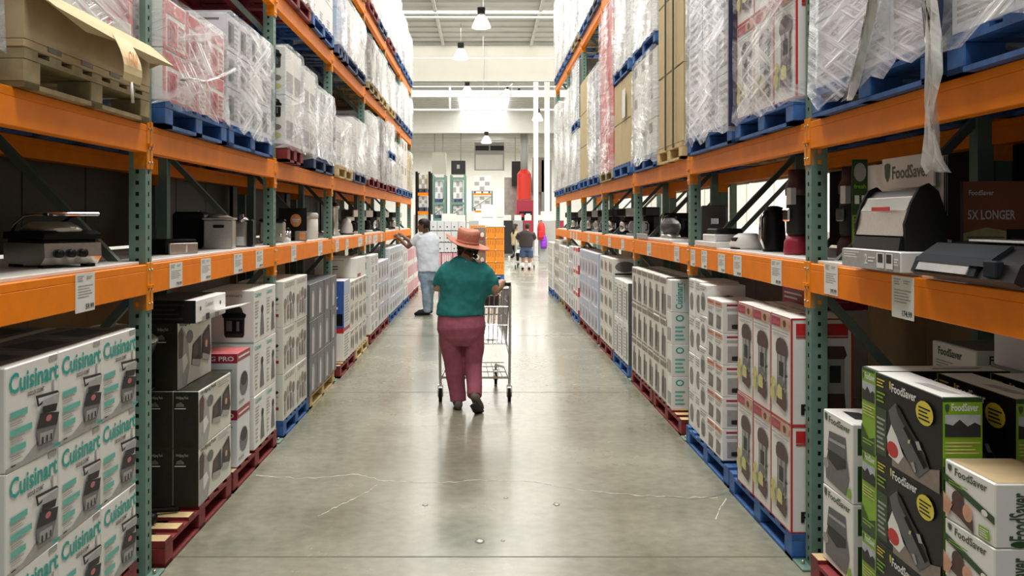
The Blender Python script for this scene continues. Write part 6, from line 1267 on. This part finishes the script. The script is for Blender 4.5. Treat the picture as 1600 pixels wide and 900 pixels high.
# hat: tilted brim, creased crown
q = MB(); n = 40; vs = []
for i, (r_, zz_) in enumerate([(.086, .0), (.12, .004), (.16, .012), (.185, .02), (.19, .03), (.185, .027), (.16, .02), (.12, .012), (.088, .012)]):
    for j in range(n):
        an = 2 * PI * j / n; c = math.cos(an); up = .040 * (r_ - .086) / .1 * (abs(c) ** 2) * (.9 if c < 0 else -.9)
        dr = -.03 * (r_ - .086) / .1 * abs(math.sin(an))
        vs.append((r_ * c * 1.05, r_ * 1.15 * math.sin(an), zz_ + up + dr))
q.add(vs, [(i * n + j, i * n + (j + 1) % n, ((i + 1) % 9) * n + (j + 1) % n, ((i + 1) % 9) * n + j) for i in range(9) for j in range(n)], 'hat', True)
vs = []; pr = [(.090, 0), (.096, .02), (.100, .06), (.102, .10), (.096, .125), (.075, .135), (.04, .118), (.01, .11)]
for r_, zz_ in pr:
    for j in range(n): an = 2 * PI * j / n; vs.append((r_ * math.cos(an) * .98, r_ * 1.12 * math.sin(an), zz_ + (.012 * math.cos(an) ** 2 if zz_ > .1 else 0)))
q.add(vs, [(i * n + j, i * n + (j + 1) % n, (i + 1) * n + (j + 1) % n, (i + 1) * n + j) for i in range(len(pr) - 1) for j in range(n)] + [[(len(pr) - 1) * n + j for j in range(n)]], 'hat', True)
ht = q.build('hat', we); p = wp(730, 381, .03); ht.location = (p[0] - we.location.x, .03, p[2] - .0); ht.rotation_euler = (.10, math.radians(9), 0); ht.scale = (1, 1, .92)
q = MB(); q.v = []; 
for i in range(n): pass
q.lathe([(.099, .008), (.103, .01), (.105, .03), (.101, .032)], (0, 0, 0), 'hat', 32, .98, 1.12); bd = q.build('hat_band', ht)
# dark bag in the cart's child seat
q = MB(); q.box(-.07, .07, -.05, .05, 0, .13, 'brown', .02); q.tube([(-.05, 0, .13), (-.03, 0, .17), (.03, 0, .17), (.05, 0, .13)], .007, 'brown', 6)
o = q.build('handbag', None, (.10, WY + .33, 1.0)); o.location = (.075, WY + .345, .845 + .0); tag(o, 'dark red-brown handbag in the child seat of the near cart', 'bag')
# ---------------- man in pale shirt reaching to the left rack
MY = 15.6
def mp(px, py, dy=0): return (PX(px, MY), MY + dy, PZ(py, MY))
me_ = empty('person', (PX(667, MY), MY, 0)); tag(me_, 'man in pale blue-white T-shirt and light jeans reaching to the left shelf', 'person')
def locm(o, e=me_): o.parent = e; o.location = (-e.location.x, -e.location.y, 0); return o
q = MB(); hx_, _, hz_ = mp(661.5, 352.5)
T2 = head(q, (hx_, MY, hz_), .98, 'skin', -PI / 2 - .25)
limb(q, [(*mp(664, 358, .02), .052), (*mp(666, 364, .03), .06), (*mp(667, 368, .03), .09)], 'skin')
limb(q, [(*mp(668, 370, .02), .17, .10), (*mp(668, 385, 0), .16, .11), (*mp(669, 410, 0), .15, .11), (*mp(669, 428, 0), .15, .11)], 'skin')
limb(q, [(*mp(655, 369, 0), .055), (*mp(646, 378, .02), .05), (*mp(637, 386, .05), .042), (*mp(630, 380, .08), .036), (*mp(623, 372, .1), .026)], 'skin')
hand(q, mp(623, 372, .1), (-.8, .2, .5), (.4, 0, .9), 'skin', 1, .7)
limb(q, [(*mp(668, 369, .16), .055), (*mp(655, 376, .28), .048), (*mp(642, 380, .35), .04), (*mp(632, 374, .38), .034), (*mp(626, 369, .4), .026)], 'skin')
hand(q, mp(626, 369, .4), (-.9, .1, .3), (.3, 0, .9), 'skin', 1, .7)
L1 = [(664, 428, -.02, .10, .11), (665, 448, -.02, .078, .085), (666, 462, -.02, .06, .07), (667, 478, 0, .05, .055), (667, 488, 0, .04, .045)]; L2 = [(674, 428, .05, .10, .11), (673, 448, .08, .078, .085), (671, 462, .12, .06, .07), (670, 476, .2, .05, .055), (669, 485, .25, .04, .045)]
for LL in (L1, L2): limb(q, [(*mp(a, b_, c), d * .85, e_ * .85) for a, b_, c, d, e_ in LL], 'skin')
b = locm(q.build('body')); remesh(b, .009, 2); eyes(me_, lambda *a: tuple(Vector(T2(*a)) - me_.location), .98)
q = MB(); limb(q, [(*mp(665, 364, .02), .08, .075), (*mp(666, 368, .02), .17, .10), (*mp(667, 376, .02), .205, .125), (*mp(668, 390, 0), .2, .13), (*mp(669, 404, 0), .185, .135), (*mp(670, 416, 0), .19, .14), (*mp(670, 424, 0), .195, .145)], 'tee', 22)
limb(q, [(*mp(658, 369, 0), .085), (*mp(651, 374, .01), .078), (*mp(644, 381, .03), .068)], 'tee'); limb(q, [(*mp(667, 369, .1), .085), (*mp(660, 374, .22), .075), (*mp(652, 378, .29), .065)], 'tee')
o = locm(q.build('shirt')); remesh(o, .012, 4); folds(o, .03)
q = MB(); limb(q, [(*mp(669, 420, 0), .165, .12), (*mp(669, 430, .01), .17, .13), (*mp(669, 438, .01), .16, .125)], 'jeans', 20)
for LL in (L1, L2): limb(q, [(*mp(a, b_, c), max(d * 1.04, .07), max(e_ * 1.04, .07)) for a, b_, c, d, e_ in LL], 'jeans')
o = locm(q.build('trousers')); remesh(o, .012, 2); folds(o, .03)
q = MB(); a = mp(667, 492, 0); shoe(q, (a[0] + .05, MY, 0), (a[0] - .2, MY - .05, 0), (0, 0, 1), 'soft'); locm(q.build('shoe'))
q = MB(); a = mp(669, 489, .25); shoe(q, (a[0] + .05, MY + .25, 0), (a[0] - .2, MY + .22, 0), (0, 0, 1), 'soft'); locm(q.build('shoe'))
def haircap(T, parent, fn, k, lo=.0, s=1.):
    q = MB(); n = 24; prof = [(.030, .079, .101, .012), (.06, .082, .105, .012), (.09, .074, .094, .012), (.115, .05, .064, .012), (.127, .015, .02, .012)]
    vs = []
    for z, rx, ry, yo in prof:
        for j in range(n):
            an = 2 * PI * j / n; y = yo + ry * math.sin(an); zz_ = z
            if z < .05: zz_ = z - (.075 if math.sin(an) > .1 else 0) - (.02 if abs(math.sin(an)) < .3 else 0)
            vs.append(T(rx * math.cos(an), y, zz_))
    q.add(vs, [(i * n + j, i * n + (j + 1) % n, (i + 1) * n + (j + 1) % n, (i + 1) * n + j) for i in range(len(prof) - 1) for j in range(n)] + [list(range(n))[::-1], [(len(prof) - 1) * n + j for j in range(n)]], k, True)
    return fn(q.build('hair'))
haircap(T2, me_, locm, 'hairk')
q = MB(); q.box(0, .05, 0, .03, 0, .10, 'soft', .008); o = q.build('phone_pouch', me_); o.location = (mp(652, 418)[0] - me_.location.x - .0, .02, PZ(420, MY))
# ---------------- man in dark shirt with cart, far away
FY = 29.5
fe = empty('person', (PX(822, FY), FY, 0)); tag(fe, 'man in dark shirt and navy shorts pushing a cart far down the hall', 'person')
def fp(px, py, dy=0): return (PX(px, FY), FY + dy, PZ(py, FY))
locf = lambda o: locm(o, fe)
q = MB(); h = fp(824, 354.5); T3 = head(q, (h[0], FY + .06, h[2]), 1.0, 'skin2', PI)
limb(q, [(*fp(824, 359, .02), .055), (*fp(823, 363, .0), .08)], 'skin2'); limb(q, [(*fp(822, 364), .17, .11), (*fp(822, 378), .16, .12), (*fp(822, 392), .15, .12)], 'skin2')
for sg, a, b_, c in ((-1, (811, 366), (808, 373), (812, 377)), (1, (833, 366), (836, 373), (832, 377))):
    w_ = fp(*c, .4); limb(q, [(*fp(*a), .055), (*fp(*b_, .1), .045), (*w_, .03)], 'skin2'); hand(q, w_, (0, 1, 0), (0, 0, 1), 'skin2', 1, .9)
FL1 = [(817, 392, 0, .1), (817, 403, 0, .07), (817, 410, 0, .055), (816.5, 418, -.05, .038)]; FL2 = [(828, 392, 0, .1), (827.5, 403, 0, .07), (827, 410, 0, .055), (827, 418, 0, .038)]
for LL in (FL1, FL2): limb(q, [(*fp(a, b_, c), d * .9) for a, b_, c, d in LL], 'skin2')
o = locf(q.build('body')); remesh(o, .012, 2); eyes(fe, lambda *a: tuple(Vector(T3(*a)) - fe.location), 1)
q = MB(); limb(q, [(*fp(823, 360), .09, .08), (*fp(822, 364), .23, .13), (*fp(822, 374), .24, .16), (*fp(822, 386), .22, .17)], 'dshirt', 20)
for a, b_ in (((812, 365), (808.5, 373)), ((832, 365), (835.5, 373))): limb(q, [(*fp(*a), .09), (*fp(*b_, .06), .075)], 'dshirt')
o = locf(q.build('shirt')); remesh(o, .016, 3)
q = MB(); limb(q, [(*fp(822, 384), .19, .14), (*fp(822, 392), .19, .14)], 'dnavy', 20)
for x in (817, 828): limb(q, [(*fp(x, 391), .115), (*fp(x, 402), .11)], 'dnavy')
o = locf(q.build('shorts')); remesh(o, .016, 2)
for x, dy in ((816.5, -.05), (827, 0)):
    q = MB(); limb(q, [(*fp(x, 411, dy), .058), (*fp(x, 418, dy), .048)], 'wtext'); locf(q.build('sock')); q = MB(); a = fp(x, 420); shoe(q, (a[0], FY + dy - .08, 0), (a[0], FY + dy + .2, 0), (0, 0, 1), 'soft', 1); locf(q.build('shoe'))
haircap(T3, fe, locf, 'hair')
c2 = dup(ct, (PX(822, FY) - .02, FY + .48, 0), 0); tag(c2, 'far shopping cart pushed by the man in the dark shirt', 'shopping cart')
# ---------------- far woman with black ponytail
GY = 32.5
ge = empty('person', (PX(806, GY), GY, 0)); tag(ge, 'woman with black hair and beige top left of the dark-shirted man', 'person')
def gp(px, py, dy=0): return (PX(px, GY), GY + dy, PZ(py, GY))
locg = lambda o: locm(o, ge)
q = MB(); h = gp(805.5, 354.5); T4 = head(q, (h[0], GY, h[2]), .95, 'skin2', 2.2)
limb(q, [(*gp(805, 359), .045), (*gp(805, 362), .06)], 'skin2'); limb(q, [(*gp(805, 363), .13, .09), (*gp(805, 372), .11, .08), (*gp(806, 384), .13, .1)], 'skin2')
limb(q, [(*gp(801, 364), .045), (*gp(801, 372), .035), (*gp(806, 377, .25), .024)], 'skin2'); hand(q, gp(806, 377, .25), (.4, 1, 0), (0, 0, 1), 'skin2', .9, .8)
limb(q, [(*gp(809, 364), .045), (*gp(811, 372), .035), (*gp(812, 377, .25), .024)], 'skin2'); hand(q, gp(812, 377, .25), (0, 1, 0), (0, 0, 1), 'skin2', .9, .8)
G1 = [(808, 384, 0, .1), (809, 397, 0, .065), (809, 411, 0, .04)]; G2 = [(804, 384, 0, .1), (806, 396, -.05, .065), (799, 402, -.2, .04)]
for LL in (G1, G2): limb(q, [(*gp(a, b_, c), d * .88) for a, b_, c, d in LL], 'skin2')
o = locg(q.build('body')); remesh(o, .012, 2); eyes(ge, lambda *a: tuple(Vector(T4(*a)) - ge.location), .95)
q = MB(); limb(q, [(*gp(805, 362), .1, .08), (*gp(805, 365), .16, .1), (*gp(805, 373), .14, .1), (*gp(806, 382), .16, .12)], 'peachy' if 'peachy' in M else 'card', 18); o = locg(q.build('shirt')); remesh(o, .014, 2)
q = MB()
for LL in (G1, G2): limb(q, [(*gp(a, b_, c), d * 1.05) for a, b_, c, d in LL], 'soft')
o = locg(q.build('trousers')); remesh(o, .014, 1)
q = MB(); a = gp(809, 414); shoe(q, (a[0], GY - .08, 0), (a[0] + .03, GY + .15, 0), (0, 0, 1), 'soft'); locg(q.build('shoe'))
q = MB(); a = gp(798, 403, -.2); shoe(q, (a[0] - .03, GY - .28, a[2] + .04), (a[0] - .05, GY - .2, a[2] - .14), (-.6, .4, .5), 'wtext'); locg(q.build('shoe'))
haircap(T4, ge, locg, 'hairk'); q = MB(); limb(q, [(*gp(803.5, 352, -.05), .05), (*gp(802, 358, -.1), .05), (*gp(802, 365, -.12), .03)], 'hairk'); locg(q.build('ponytail'))
# white packet held by the man at the shelf
q = MB(); q.box(-.03, .03, -.02, .02, 0, .06, 'white', .005); o = q.build('packet', None, (PX(622, MY + .05) - .02, MY + .05, SZ)); tag(o, 'small white packet at the hand of the man reaching to the shelf', 'packet')
